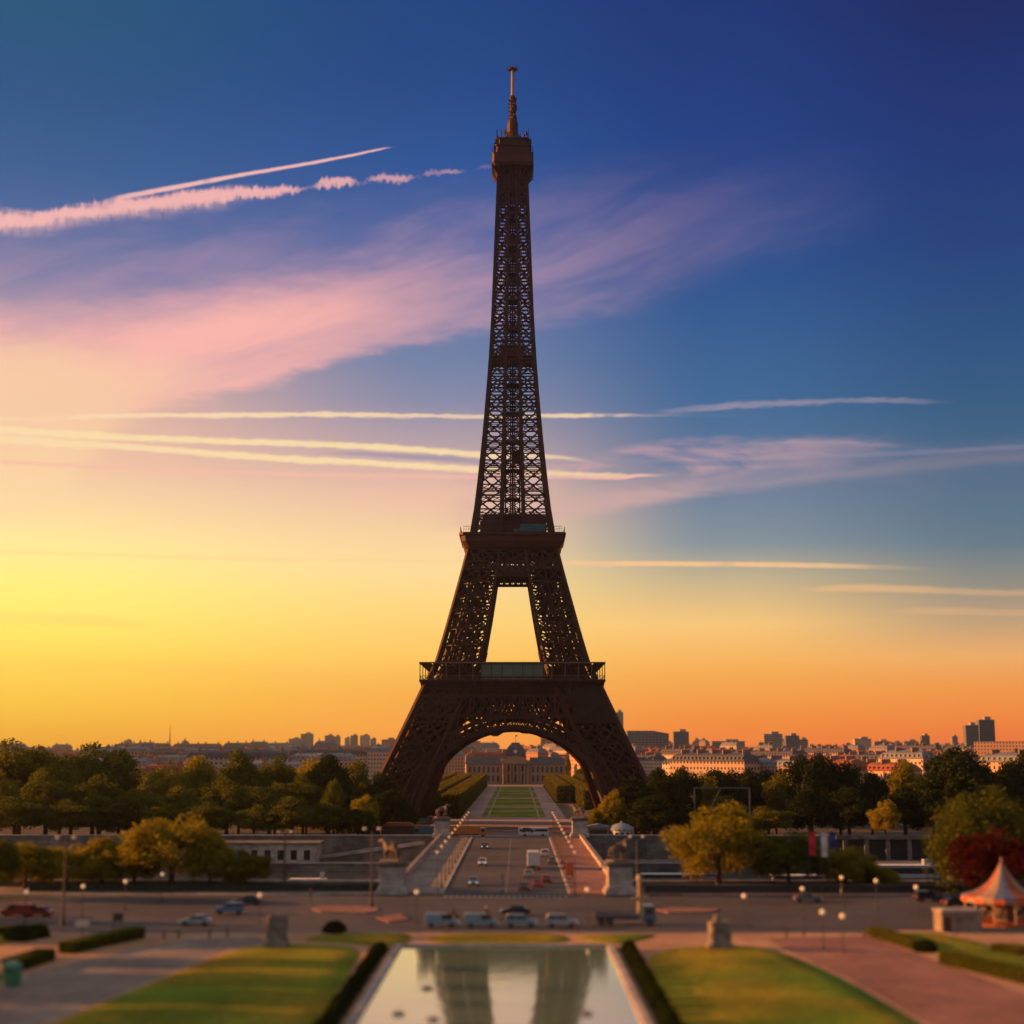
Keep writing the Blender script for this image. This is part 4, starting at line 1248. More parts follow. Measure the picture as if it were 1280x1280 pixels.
def tower_block(x0, x1, yt, d, fm, label, name='tower_block', rz=0.0, depth=None, roof=True, slope=0):
    a, c = at_y(x0, yt, d), at_y(x1, yt, d)
    w = c.x - a.x; h = a.z + 6; dp = depth or max(14, w * .5)
    r = thing(name, label, 'building', ((a.x + c.x) / 2, d + dp / 2, -6), rz)
    m = MB(); m.wallbox((0, 0, 0), (w, dp, h - 1.2)); m.build('wall', fm, r)
    m = MB()
    if slope: m.side([(-w / 2, h - 1.2), (w / 2, h - 1.2), (w / 2 - .4, h - 1.0), (w / 2 - slope, h + 3), (-w / 2, h + 3)], -dp / 2, dp / 2)
    else: m.box((0, 0, h - .85), (w * 1.004 + .3, dp + .3, .7))
    ro = m.build('roof', M['zinc'], r)
    if roof:
        m = MB(); m.box((w * .12, 0, h + h * .015 + .6), (w * .4, dp * .5, h * .03 + 2)); m.build('plant_room', M['stone'], ro)
    return r


FS, FP, FG, FB = M['facade_slab'], M['facade_pale'], M['facade_glass'], M['facade_brick']
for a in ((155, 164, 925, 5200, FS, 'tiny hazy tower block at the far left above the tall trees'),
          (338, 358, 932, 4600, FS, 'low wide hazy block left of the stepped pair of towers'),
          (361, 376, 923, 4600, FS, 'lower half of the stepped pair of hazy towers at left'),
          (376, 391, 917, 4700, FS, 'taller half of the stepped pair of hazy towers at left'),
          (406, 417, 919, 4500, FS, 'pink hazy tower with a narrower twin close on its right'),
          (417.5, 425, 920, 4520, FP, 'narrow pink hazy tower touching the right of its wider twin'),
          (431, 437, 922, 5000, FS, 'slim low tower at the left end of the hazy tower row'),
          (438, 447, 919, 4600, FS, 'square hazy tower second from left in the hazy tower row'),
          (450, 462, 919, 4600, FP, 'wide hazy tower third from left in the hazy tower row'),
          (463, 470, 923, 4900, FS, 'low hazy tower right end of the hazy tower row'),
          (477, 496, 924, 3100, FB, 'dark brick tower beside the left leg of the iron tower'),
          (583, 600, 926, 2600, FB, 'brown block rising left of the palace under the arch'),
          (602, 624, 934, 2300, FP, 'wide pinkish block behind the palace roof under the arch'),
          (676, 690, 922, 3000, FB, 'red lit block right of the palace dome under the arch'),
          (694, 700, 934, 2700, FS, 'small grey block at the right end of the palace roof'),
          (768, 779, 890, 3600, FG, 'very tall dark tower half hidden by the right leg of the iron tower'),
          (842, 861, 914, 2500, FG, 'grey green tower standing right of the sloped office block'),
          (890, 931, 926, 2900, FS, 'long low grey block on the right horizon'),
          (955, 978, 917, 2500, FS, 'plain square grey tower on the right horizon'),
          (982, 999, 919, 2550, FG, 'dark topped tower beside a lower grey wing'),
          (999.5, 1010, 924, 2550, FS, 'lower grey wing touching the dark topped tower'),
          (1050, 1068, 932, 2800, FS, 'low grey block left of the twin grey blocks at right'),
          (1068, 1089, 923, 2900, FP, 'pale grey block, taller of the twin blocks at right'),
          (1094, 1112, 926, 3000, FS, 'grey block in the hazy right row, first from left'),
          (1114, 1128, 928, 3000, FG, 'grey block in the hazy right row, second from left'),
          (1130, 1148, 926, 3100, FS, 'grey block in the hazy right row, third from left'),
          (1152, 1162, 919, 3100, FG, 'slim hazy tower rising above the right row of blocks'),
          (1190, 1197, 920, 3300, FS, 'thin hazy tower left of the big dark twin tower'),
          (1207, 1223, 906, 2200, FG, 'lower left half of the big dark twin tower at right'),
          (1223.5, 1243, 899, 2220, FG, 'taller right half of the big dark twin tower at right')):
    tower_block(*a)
tower_block(784, 836, 916, 2200, FG, 'wide office block with sloped right shoulder beside the right tower leg', 'office_block', 0, 60, False, 22)
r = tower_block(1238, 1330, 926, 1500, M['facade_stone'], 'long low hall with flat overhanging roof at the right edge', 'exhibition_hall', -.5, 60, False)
# church dome and thin spire at the far left
c = at_y(231, 925, 4000)
r = thing('domed_church', 'tiny hazy domed church on the left horizon', 'church', (c.x, 4000, -6))
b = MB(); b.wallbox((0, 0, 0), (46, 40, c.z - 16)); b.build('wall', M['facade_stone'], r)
b = MB(); b.lathe([(11, 0), (11, 10), (11.5, 10.4), (10.4, 15), (7.5, 19.5), (3, 22.4), (1.6, 23), (1.6, 27), (0, 29)], 20, (0, 0, c.z - 17)); b.build('dome', M['slate'], r)
c = at_y(213, 905, 5200)
r = thing('spire_tower', 'thin faint broadcasting mast on the left horizon', 'mast', (c.x, 5200, -6))
b = MB(); b.lathe([(4, 0), (2.6, c.z * .5), (1.4, c.z * .8), (.3, c.z + 6)], 8); b.build('mast', M['metal_grey'], r)

r = thing('garden_fence', 'long dark green metal fence in front of the golden near bank trees', 'fence', (-52, 272.6, .12))
b = MB(); b.box((0, 0, 1.25), (62, .08, .08)); b.box((0, 0, .2), (62, .08, .08)); b.box((0, .05, .7), (62, .03, 1.0))
b.build('panel', mat('fence_green', (.022, .034, .024), .7, var=.25, scale=1), r)
for k in range(16):
    b = MB(); b.box((-31 + k * 4.13, 0, .7), (.14, .14, 1.4)); b.build('post', M['metal_dark'], r)
r = thing('dark_parapet', 'long dark low wall behind the pink pavement right of the bridge', 'wall', (72, 272.8, .12))
b = MB(); b.box((0, 0, .6), (98, .5, 1.2)); b.build('wall', M['metal_dark'], r)
b = MB(); b.box((0, 0, 1.27), (98.2, .7, .14)); b.build('coping', M['stone_dark'], r, bevel=.03)

# ------------------------------------------------------------------ trees and hedges


def leaf_mat(name, c1, c2, trans=.35):
    m = bpy.data.materials.new(name); m.use_nodes = True
    nt = m.node_tree; nt.nodes.clear()
    out = nt.nodes.new('ShaderNodeOutputMaterial')
    df = nt.nodes.new('ShaderNodeBsdfDiffuse'); tr = nt.nodes.new('ShaderNodeBsdfTranslucent'); mx = nt.nodes.new('ShaderNodeMixShader')
    mx.inputs[0].default_value = trans
    g_ = nt.nodes.new('ShaderNodeNewGeometry'); oi = nt.nodes.new('ShaderNodeObjectInfo')
    n = nt.nodes.new('ShaderNodeTexNoise'); n.inputs['Scale'].default_value = .35; n.inputs['Detail'].default_value = 2
    nt.links.new(g_.outputs['Position'], n.inputs['Vector'])
    a = nt.nodes.new('ShaderNodeMath'); a.operation = 'MULTIPLY_ADD'
    nt.links.new(oi.outputs['Random'], a.inputs[0]); a.inputs[1].default_value = .45; 
    s_ = nt.nodes.new('ShaderNodeMath'); s_.operation = 'SUBTRACT'; nt.links.new(n.outputs[0], s_.inputs[0]); s_.inputs[1].default_value = .22
    nt.links.new(s_.outputs[0], a.inputs[2])
    cm = nt.nodes.new('ShaderNodeMix'); cm.data_type = 'RGBA'
    nt.links.new(a.outputs[0], cm.inputs[0]); cm.inputs[6].default_value = (*c1, 1); cm.inputs[7].default_value = (*c2, 1)
    for s in (df, tr): nt.links.new(cm.outputs[2], s.inputs['Color'])
    nt.links.new(df.outputs[0], mx.inputs[1]); nt.links.new(tr.outputs[0], mx.inputs[2]); nt.links.new(mx.outputs[0], out.inputs[0])
    return m


M['leaf'] = leaf_mat('leaf', (.06, .09, .012), (.20, .18, .02))
M['leaf_dark'] = leaf_mat('leaf_dark', (.016, .028, .007), (.048, .060, .012), .25)  # dark leaves; shade on the right park trees is put into this colour
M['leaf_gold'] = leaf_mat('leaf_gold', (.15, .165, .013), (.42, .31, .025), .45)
M['leaf_red'] = leaf_mat('leaf_red', (.055, .009, .008), (.085, .014, .011), .35)
M['leaf_hedge'] = leaf_mat('leaf_hedge', (.085, .085, .012), (.17, .14, .018), .3)


def quads_mesh(name, C, size, m, seed, flat=None, aspect=1.5):
    """leaf sized faces at the given centres, turned every way"""
    g_ = np.random.default_rng(seed); n = len(C)
    a = g_.normal(size=(n, 3)); a /= np.linalg.norm(a, axis=1)[:, None]
    t = g_.normal(size=(n, 3)); b = np.cross(a, t); b /= np.linalg.norm(b, axis=1)[:, None]
    s = (size * g_.uniform(.6, 1.4, n))[:, None]
    sc = np.array(flat if flat is not None else (1, 1, 1))
    V = np.stack([C + (-a * aspect - b * .25) * s * sc, C + (-b) * s * .8 * sc, C + (a * aspect) * s * sc, C + (b) * s * .8 * sc], 1).reshape(-1, 3)
    me = bpy.data.meshes.new(name)
    me.vertices.add(4 * n); me.vertices.foreach_set('co', V.ravel().astype(np.float32))
    me.loops.add(4 * n); me.loops.foreach_set('vertex_index', np.arange(4 * n, dtype=np.int32))
    me.polygons.add(n); me.polygons.foreach_set('loop_start', np.arange(0, 4 * n, 4, dtype=np.int32))
    me.update(calc_edges=True); me.materials.append(m)
    return me


def crown_pts(seed, n, clumps, shape):
    """points of a unit crown (diameter 1, from z=.2 to 1) made of uneven leaf clumps"""
    g_ = np.random.default_rng(seed)
    cs, rs = [], []
    for k in range(clumps):
        d = g_.normal(size=3); d /= np.linalg.norm(d)
        if d[2] < -.8: d[2] *= -.6
        rad = g_.uniform(.45, 1.0) ** .6
        z = d[2] * rad
        if shape == 'round': p = np.array([d[0] * .40 * rad, d[1] * .40 * rad, .53 + .38 * z])
        elif shape == 'tall':
            k_ = 1 - .55 * max(0, z); p = np.array([d[0] * .39 * rad * k_, d[1] * .39 * rad * k_, .52 + .42 * z])
        elif shape == 'dome':
            z = abs(z) if g_.random() < .6 else z * .65; p = np.array([d[0] * .42 * rad, d[1] * .42 * rad, .44 + .47 * z])
        elif shape == 'cone':
            h = g_.uniform(0, 1) ** 1.2; w = .40 * (1 - h) ** .8 + .03; th = g_.uniform(0, 6.283)
            p = np.array([math.cos(th) * w * rad, math.sin(th) * w * rad, .12 + .86 * h])
        else:                                                        # weeping
            z = z if z > 0 else z * 1.0; p = np.array([d[0] * .42 * rad, d[1] * .42 * rad, .52 + .42 * z])
        if k % 7 == 0 and shape not in ('cone',): p = np.array([p[0] * 1.16, p[1] * 1.16, .5 + (p[2] - .5) * 1.12])
        cs.append(p); rs.append(g_.uniform(.05, .10) if k % 7 == 0 else g_.uniform(.07, .16))
    cs, rs = np.array(cs), np.array(rs)
    w = rs ** 2; idx = g_.choice(clumps, n, p=w / w.sum())
    v = g_.normal(size=(n, 3)); v /= np.linalg.norm(v, axis=1)[:, None]
    rad = (g_.uniform(0, 1, n) ** .45)[:, None] * rs[idx][:, None]
    P = cs[idx] + v * rad * np.array([1, 1, .8])
    if shape == 'weeping': P[:, 2] -= (np.abs(g_.normal(size=n)) * .10) * (np.hypot(P[:, 0], P[:, 1]) > .22)
    P[:, 2] = np.clip(P[:, 2], .06, 1.0)
    return P, cs


def trunk_mesh(seed, cs, name, low=.0):
    rn = random.Random(seed); b = MB()
    b.tube((0, 0, -.03), (0, 0, .06), .040, .030, 8); b.tube((0, 0, .06), (rn.uniform(-.01, .01), 0, .36), .030, .020, 8); b.tube((0, 0, .36), (.01, .01, .66), .020, .008, 7)
    for k in range(9):
        c = cs[rn.randrange(len(cs))]
        z0 = rn.uniform(.22, .5); m_ = (c[0] * .5, c[1] * .5, z0 + (c[2] - z0) * .65)
        b.tube((0, 0, z0), m_, .014, .010, 6); b.tube(m_, tuple(c), .010, .004, 5)
    return b.mesh(name, M['bark'])


CROWNS = {}


def proto(kind, seed, n, clumps, shape, size, m):
    P, cs = crown_pts(seed, n, clumps, shape)
    CROWNS[kind] = (quads_mesh('crown', P, size, M[m], seed, (1, 1, .8)), trunk_mesh(seed, cs, 'trunk'))


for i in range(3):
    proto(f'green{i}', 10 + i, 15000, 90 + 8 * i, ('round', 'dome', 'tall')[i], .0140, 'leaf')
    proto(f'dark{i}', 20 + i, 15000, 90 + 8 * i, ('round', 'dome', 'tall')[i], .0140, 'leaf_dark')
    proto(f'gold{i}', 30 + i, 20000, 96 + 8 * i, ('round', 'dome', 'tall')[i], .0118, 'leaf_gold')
proto('weep', 41, 13000, 90, 'weeping', .0118, 'leaf')
proto('red', 42, 10000, 70, 'dome', .0125, 'leaf_red')
proto('cone', 43, 7000, 60, 'cone', .0140, 'leaf')


def tree(kind, px, yt, d, wpx, label, group, name='broadleaf_tree', base=None):
    p = at_y(px, yt, d); z0 = gz(d) if base is None else base
    h = max(2.5, p.z - z0); w = wpx * d / FPX
    cr_, tk = CROWNS[kind]
    r = thing(name, label, 'tree', (p.x, d, z0), (px * 1.7 + d) % 6.28, group)
    r.scale = (w * 1.06, w * 1.06, h * 1.02)
    link('trunk', tk, r); link('crown', cr_, r)
    return r


rn = random.Random(77)
G = lambda k: f'{k}{rn.randrange(3)}'
# parkland beyond the river, left of the tower: the crowns one can tell apart, as (px, top y, distance, width px, kind, look)
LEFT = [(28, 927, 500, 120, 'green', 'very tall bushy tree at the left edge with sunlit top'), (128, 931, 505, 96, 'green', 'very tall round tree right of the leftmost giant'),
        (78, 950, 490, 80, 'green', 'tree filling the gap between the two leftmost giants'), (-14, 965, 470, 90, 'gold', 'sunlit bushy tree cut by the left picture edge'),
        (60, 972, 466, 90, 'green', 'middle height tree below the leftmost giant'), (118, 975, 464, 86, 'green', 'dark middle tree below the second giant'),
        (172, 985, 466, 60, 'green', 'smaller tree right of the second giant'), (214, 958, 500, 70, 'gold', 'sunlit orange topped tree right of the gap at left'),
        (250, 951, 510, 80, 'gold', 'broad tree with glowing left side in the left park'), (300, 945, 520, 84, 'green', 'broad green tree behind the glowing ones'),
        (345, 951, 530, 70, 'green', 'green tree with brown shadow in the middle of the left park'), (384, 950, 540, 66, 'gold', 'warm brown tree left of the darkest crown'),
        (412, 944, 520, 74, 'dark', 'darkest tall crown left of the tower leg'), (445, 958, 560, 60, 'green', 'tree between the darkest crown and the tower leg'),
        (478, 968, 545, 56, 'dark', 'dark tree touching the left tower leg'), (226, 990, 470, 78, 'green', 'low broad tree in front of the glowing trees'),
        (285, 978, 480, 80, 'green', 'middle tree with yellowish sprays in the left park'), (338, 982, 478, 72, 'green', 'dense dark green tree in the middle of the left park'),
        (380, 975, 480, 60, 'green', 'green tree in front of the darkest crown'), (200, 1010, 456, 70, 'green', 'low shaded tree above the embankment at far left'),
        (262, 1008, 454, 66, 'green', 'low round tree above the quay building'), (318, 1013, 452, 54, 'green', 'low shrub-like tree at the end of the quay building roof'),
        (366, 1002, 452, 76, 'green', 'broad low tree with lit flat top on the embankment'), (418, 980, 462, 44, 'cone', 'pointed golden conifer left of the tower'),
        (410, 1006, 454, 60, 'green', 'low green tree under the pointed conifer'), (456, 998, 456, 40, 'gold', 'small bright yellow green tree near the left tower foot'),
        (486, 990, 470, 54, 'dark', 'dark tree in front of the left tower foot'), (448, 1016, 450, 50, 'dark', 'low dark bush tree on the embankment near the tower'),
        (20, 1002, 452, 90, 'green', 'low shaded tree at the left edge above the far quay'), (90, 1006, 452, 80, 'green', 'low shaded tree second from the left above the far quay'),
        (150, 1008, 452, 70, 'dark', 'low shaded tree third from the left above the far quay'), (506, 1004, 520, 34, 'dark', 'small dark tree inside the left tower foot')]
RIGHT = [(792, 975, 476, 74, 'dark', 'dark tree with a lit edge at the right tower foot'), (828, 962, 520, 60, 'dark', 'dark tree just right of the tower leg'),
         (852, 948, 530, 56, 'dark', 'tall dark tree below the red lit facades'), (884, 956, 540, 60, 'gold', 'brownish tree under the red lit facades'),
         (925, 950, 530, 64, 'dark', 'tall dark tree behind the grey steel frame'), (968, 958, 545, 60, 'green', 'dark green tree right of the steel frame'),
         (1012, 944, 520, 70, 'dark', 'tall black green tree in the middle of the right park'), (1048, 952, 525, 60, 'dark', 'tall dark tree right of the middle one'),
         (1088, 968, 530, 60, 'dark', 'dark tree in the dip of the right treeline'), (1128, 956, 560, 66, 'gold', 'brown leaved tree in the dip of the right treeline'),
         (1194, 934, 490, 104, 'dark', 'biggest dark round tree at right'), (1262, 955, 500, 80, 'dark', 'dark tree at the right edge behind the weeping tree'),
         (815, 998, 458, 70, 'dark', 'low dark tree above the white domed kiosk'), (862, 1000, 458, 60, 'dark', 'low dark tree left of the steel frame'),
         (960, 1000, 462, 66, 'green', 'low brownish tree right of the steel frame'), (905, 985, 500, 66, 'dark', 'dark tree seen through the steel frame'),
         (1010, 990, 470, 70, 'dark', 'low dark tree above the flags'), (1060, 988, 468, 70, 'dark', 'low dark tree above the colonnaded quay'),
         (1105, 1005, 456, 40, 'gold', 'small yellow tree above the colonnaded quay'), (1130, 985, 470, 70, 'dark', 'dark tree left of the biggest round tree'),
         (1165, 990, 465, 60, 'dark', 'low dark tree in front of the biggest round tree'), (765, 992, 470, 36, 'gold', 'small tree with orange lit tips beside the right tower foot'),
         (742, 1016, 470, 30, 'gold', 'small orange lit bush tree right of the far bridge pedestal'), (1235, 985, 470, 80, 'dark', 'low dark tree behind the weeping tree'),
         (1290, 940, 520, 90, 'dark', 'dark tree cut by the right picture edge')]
for px, yt, d, w, k, lab in LEFT: tree(k if k == 'cone' else G(k), px, yt - 6, d, w, lab, 'park trees left of the tower', 'conifer_tree' if k == 'cone' else 'broadleaf_tree')
for px, yt, d, w, k, lab in RIGHT: tree(G(k), px, yt - (6 if px > 1000 or px < 830 else -8), d, w, lab, 'park trees right of the tower')
# taller trees deeper in the park, one wooded band each side
for i in range(26):
    s_ = i % 2
    px = rn.uniform(-60, 470) if s_ == 0 else rn.uniform(820, 1330)
    tree(G('dark' if s_ else 'green'), px, rn.uniform(952, 966) + 6 * s_, rn.uniform(570, 690), rn.uniform(48, 70),
         'park tree in the wooded band behind the front row, ' + ('left of the tower' if s_ == 0 else 'right of the tower'), 'deep park trees ' + ('left' if s_ == 0 else 'right'))
# trees along the near quay
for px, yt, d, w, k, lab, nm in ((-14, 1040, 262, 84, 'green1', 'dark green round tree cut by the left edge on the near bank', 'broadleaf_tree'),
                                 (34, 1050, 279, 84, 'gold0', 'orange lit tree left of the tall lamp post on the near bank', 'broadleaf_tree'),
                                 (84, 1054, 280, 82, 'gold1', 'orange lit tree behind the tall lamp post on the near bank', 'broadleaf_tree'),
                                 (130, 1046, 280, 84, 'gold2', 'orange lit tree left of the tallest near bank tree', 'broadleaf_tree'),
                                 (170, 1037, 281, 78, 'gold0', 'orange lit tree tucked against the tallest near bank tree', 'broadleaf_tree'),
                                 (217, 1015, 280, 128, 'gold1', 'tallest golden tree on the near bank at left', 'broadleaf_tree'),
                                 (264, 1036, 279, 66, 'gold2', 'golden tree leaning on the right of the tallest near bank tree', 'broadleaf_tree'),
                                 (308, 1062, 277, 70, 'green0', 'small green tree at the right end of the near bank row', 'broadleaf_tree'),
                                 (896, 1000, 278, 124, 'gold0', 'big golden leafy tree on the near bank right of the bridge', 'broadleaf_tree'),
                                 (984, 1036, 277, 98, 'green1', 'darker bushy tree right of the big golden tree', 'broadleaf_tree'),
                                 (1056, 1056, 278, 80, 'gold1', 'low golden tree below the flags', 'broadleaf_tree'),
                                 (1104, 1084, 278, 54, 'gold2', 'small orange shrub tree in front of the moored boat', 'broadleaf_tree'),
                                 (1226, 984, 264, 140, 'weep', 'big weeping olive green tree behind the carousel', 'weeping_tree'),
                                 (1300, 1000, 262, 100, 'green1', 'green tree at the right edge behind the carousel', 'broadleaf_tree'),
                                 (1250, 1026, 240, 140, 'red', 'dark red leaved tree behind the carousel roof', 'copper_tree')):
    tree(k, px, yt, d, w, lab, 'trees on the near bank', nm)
# garden trees just left of the picture, which shade the left lawn
for k, (x, y, h, w) in enumerate(((-80, 217, 16, 13), (-84, 208, 17, 12), (-78, 189, 16, 11), (-86, 177, 19, 13), (-80, 165, 17, 13), (-84, 152, 20, 14), (-78, 139, 18, 13), (-98, 230, 12, 10))):
    r = thing('broadleaf_tree', 'garden tree beyond the left edge of the lawn', 'tree', (x, y, 0), k, 'garden trees left of the lawn')
    r.scale = (w, w, h); link('trunk', CROWNS['green0'][1], r); link('crown', CROWNS[f'green{k % 3}'][0], r)


def hedge_mesh(L, Wd, H, leaf, dens, m, seed, name='foliage', wob=.12):
    g_ = np.random.default_rng(seed)
    areas = np.array([L * Wd, L * H, L * H, Wd * H, Wd * H]); n = int(areas.sum() * dens)
    f = g_.choice(5, n, p=areas / areas.sum()); u, v = g_.uniform(-.5, .5, n), g_.uniform(0, 1, n)
    P = np.zeros((n, 3))
    P[f == 0] = np.c_[u, v - .5, np.ones(n)][f == 0]
    for k, s_ in ((1, -.5), (2, .5)): P[f == k] = np.c_[u, np.full(n, s_), v][f == k]
    for k, s_ in ((3, -.5), (4, .5)): P[f == k] = np.c_[np.full(n, s_), u, v][f == k]
    P *= np.array([L, Wd, H]); P += g_.normal(size=(n, 3)) * wob
    P[:, 2] = np.clip(P[:, 2], 0, None)
    return quads_mesh(name, P, leaf, m, seed)


M['hedge_core'] = mat('hedge_core', (.030, .036, .010), 1, var=.3, scale=.5, spec=0)
FOL = {}


def clipped(name, label, cat, x, y, z, L, Wd, H, rz, leaf, dens, group, seed, m='leaf_hedge', trunks=False):
    r = thing(name, label, cat, (x, y, z), rz, group)
    z0 = 2.6 if trunks else 0
    key = (round(L), round(Wd, 1), round(H, 1), m)
    if key not in FOL: FOL[key] = hedge_mesh(L, Wd, H - z0, leaf, dens, M[m], seed, wob=leaf * .35)
    o = link('foliage', FOL[key], r, (0, 0, z0))
    b = MB(); k = leaf * .5; b.box((0, 0, z0 + (H - z0) / 2 - k / 2), (L - k * 2, Wd - k * 2, H - z0 - k)); b.build('branches', M['hedge_core'], r)
    return r


for x0, wd, segs, lab in ((-28.6, 8, ((705, 900), (908, 1110), (1118, 1330)), 'first'), (-42, 9, ((700, 890), (900, 1100), (1110, 1325)), 'second'), (-57, 9, ((712, 900), (910, 1105), (1115, 1320)), 'third'),
                          (28.6, 8, ((905, 1050), (1060, 1190), (1200, 1330)), 'first'), (40, 8, ((800, 960), (972, 1130), (1140, 1325)), 'second'), (54, 9, ((708, 860), (872, 1090), (1100, 1320)), 'third')):
    for j, (a, c) in enumerate(segs):
        clipped('clipped_grove', f'box clipped tree row, {("near", "middle", "far")[j]} block of the {lab} row ' + ('left' if x0 < 0 else 'right') + ' of the striped lawns', 'hedge',
                x0, (a + c) / 2, -6, c - a, wd, 10.5 if x0 < 0 else 10, R(90), .42, 2.6, 'clipped tree rows along the lawns', int(a), trunks=False)
for px, yt, d, w, k, lab in ((710, 946, 1340, 12, 'cone', 'pointed tree at the right end of the palace'), (726, 958, 1320, 16, 'green0', 'round tree right of the pointed tree by the palace'), (568, 962, 1335, 16, 'gold0', 'round tree at the left end of the palace'),
                             (555, 968, 1300, 14, 'green1', 'dark round tree left of the clipped rows by the palace'), (740, 962, 1180, 20, 'green2', 'tree behind the right clipped rows'), (546, 972, 1150, 20, 'gold1', 'golden tree behind the left clipped rows')):
    tree(k, px, yt, d, w, lab, 'trees near the palace', 'conifer_tree' if k == 'cone' else 'broadleaf_tree', -6)
HAZE = 5.5e-5

# ------------------------------------------------------------------ pool
pw = 12.9
rect('pool_water', -pw + .3, pw + .3, 95, 199, .035, M['pool_water'])
r = thing('fountain_pool', 'long rectangular fountain pool with pale stone rim', 'pool', (.3, 150, 0))
for sx_ in (-1, 1):
    b = MB(); b.box((sx_ * (pw + .4), -3, .16), (.8, 104, .28)); b.build('rim', M['stone'], r, bevel=.04)
b = MB(); b.box((0, 49.4, .16), (2 * pw + 1.6, .8, .28)); b.build('rim', M['stone'], r, bevel=.04)
for k, (px, py) in enumerate(((498, 1268), (541, 1275), (733, 1268), (534, 1236))):
    p = at(px, py, .04)
    r = thing('fountain_nozzle', f'dark fountain nozzle ring in the pool, {("left", "second left", "right", "small upper left")[k]} one', 'nozzle', p, 0, 'fountain nozzles in the pool')
    b = MB(); b.lathe([(.0, .0), (.6, 0), (.6, .1), (.5, .13), (.45, .1), (0, .1)], 20); b.build('ring', M['metal_dark'], r)
    b = MB()
    for j in range(7): b.tube((.4 * math.cos(j * .9), .4 * math.sin(j * .9), .1), (.4 * math.cos(j * .9), .4 * math.sin(j * .9), .35), .05, .03, 6)
    b.build('jet', M['metal_dark'], r)

# bushes clipped along both long sides of the pool
for sx_ in (-1, 1):
    for k in range(17):
        y = 194.5 - k * 4.6
        P, cs = None, None
        key = ('bush', k % 3)
        if key not in FOL:
            g_ = np.random.default_rng(50 + k)
            v = g_.normal(size=(2600, 3)); v /= np.linalg.norm(v, axis=1)[:, None]; v[:, 2] = np.abs(v[:, 2])
            v *= (1 - .25 * g_.random((2600, 1))) * np.array([.95, 1.9, 1.25])
            v[:, 0] += .15 * np.sin(v[:, 1] * 3 + k)
            FOL[key] = quads_mesh('foliage', v, .085, M['leaf_dark'], 60 + k)
        r = thing('clipped_bush', f'dark rounded bush on the {"left" if sx_ < 0 else "right"} pool rim, place {k + 1} from the road', 'bush',
                  (.3 + sx_ * (pw + 2.5), y, 0), 0, 'bushes along the pool')
        r.scale = (1, 1.08, 1 + .12 * math.sin(k * 2.3 + sx_))
        link('foliage', FOL[key], r)
        b = MB(); b.lathe([(.8, 0), (.75, .6), (.4, .95), (0, 1.05)], 10); o = b.build('branches', M['hedge_core'], r); o.scale = (1, 1.9, 1)
    rect('bush_bed', .3 + sx_ * (pw + 2.5) - 1.2, .3 + sx_ * (pw + 2.5) + 1.2, 100, 198, .014, M['earth'])

# carved stone blocks at the ends of the lawns


def stone_block(px0, px1, yb, yt, label, post):
    a, c = at(px0, yb), at(px1, yb); z = at_y((px0 + px1) / 2, yt, a.y).z; w = (c.x - a.x)
    r = thing('stone_sculpture', label, 'sculpture', ((a.x + c.x) / 2, a.y + w * .45, .1), 0, 'carved stone blocks on the lawn ends')
    b = MB(); b.box((0, 0, .25), (w + .3, w + .1, .5)); b.build('base', M['stone_carved'], r, bevel=.06)
    b = MB(); g_ = random.Random(int(px0))
    n, m_ = 14, 12
    rows_ = []
    for j in range(m_ + 1):
        zz = .5 + (z - .9) * j / m_
        row = []
        for i in range(n * 2):
            t = 2 * math.pi * i / (2 * n); cx_, cy_ = math.cos(t), math.sin(t)
            k = 1 / max(abs(cx_), abs(cy_)) ** .9
            rr = w * .48 * k * (1 - .06 * j / m_) * (1 + .05 * math.sin(3 * t + j * .7) + .03 * g_.uniform(-1, 1))
            row.append((rr * cx_, rr * cy_ * .95, zz + (0 if j < m_ else (.35 * abs(math.sin(t * 1.0)) if post == 0 else 0))))
        rows_.append(row)
    vs = [p for q in rows_ for p in q] + [(0, 0, z - .55)]
    L_ = 2 * n
    b.add(vs, [(j * L_ + i, j * L_ + (i + 1) % L_, (j + 1) * L_ + (i + 1) % L_, (j + 1) * L_ + i) for j in range(m_) for i in range(L_)] + [(m_ * L_ + i, m_ * L_ + (i + 1) % L_, len(vs) - 1) for i in range(L_)])
    b.build('block', M['stone_carved'], r)
    if post == 0:
        for s_ in (-1, 1):
            b = MB(); b.lathe([(0, -.3), (.55, -.2), (.62, .1), (.45, .5), (.2, .72), (0, .78)], 10, (s_ * w * .28, 0, z - .5)); b.build('carved_head', M['stone_carved'], r, smooth=True)
    else:
        b = MB(); b.lathe([(0, -.3), (.5, -.3), (.55, .1), (.35, .5), (.25, .95), (0, 1.05)], 10, (-w * .12, 0, z - .5)); b.build('carved_head', M['stone_carved'], r, smooth=True)


stone_block(331, 357, 1186, 1146, 'grey carved stone block with two lumps on top, on the left lawn end', 0)
stone_block(887, 916, 1187, 1150, 'carved stone block with orange lit left side, on the right lawn end', 1)

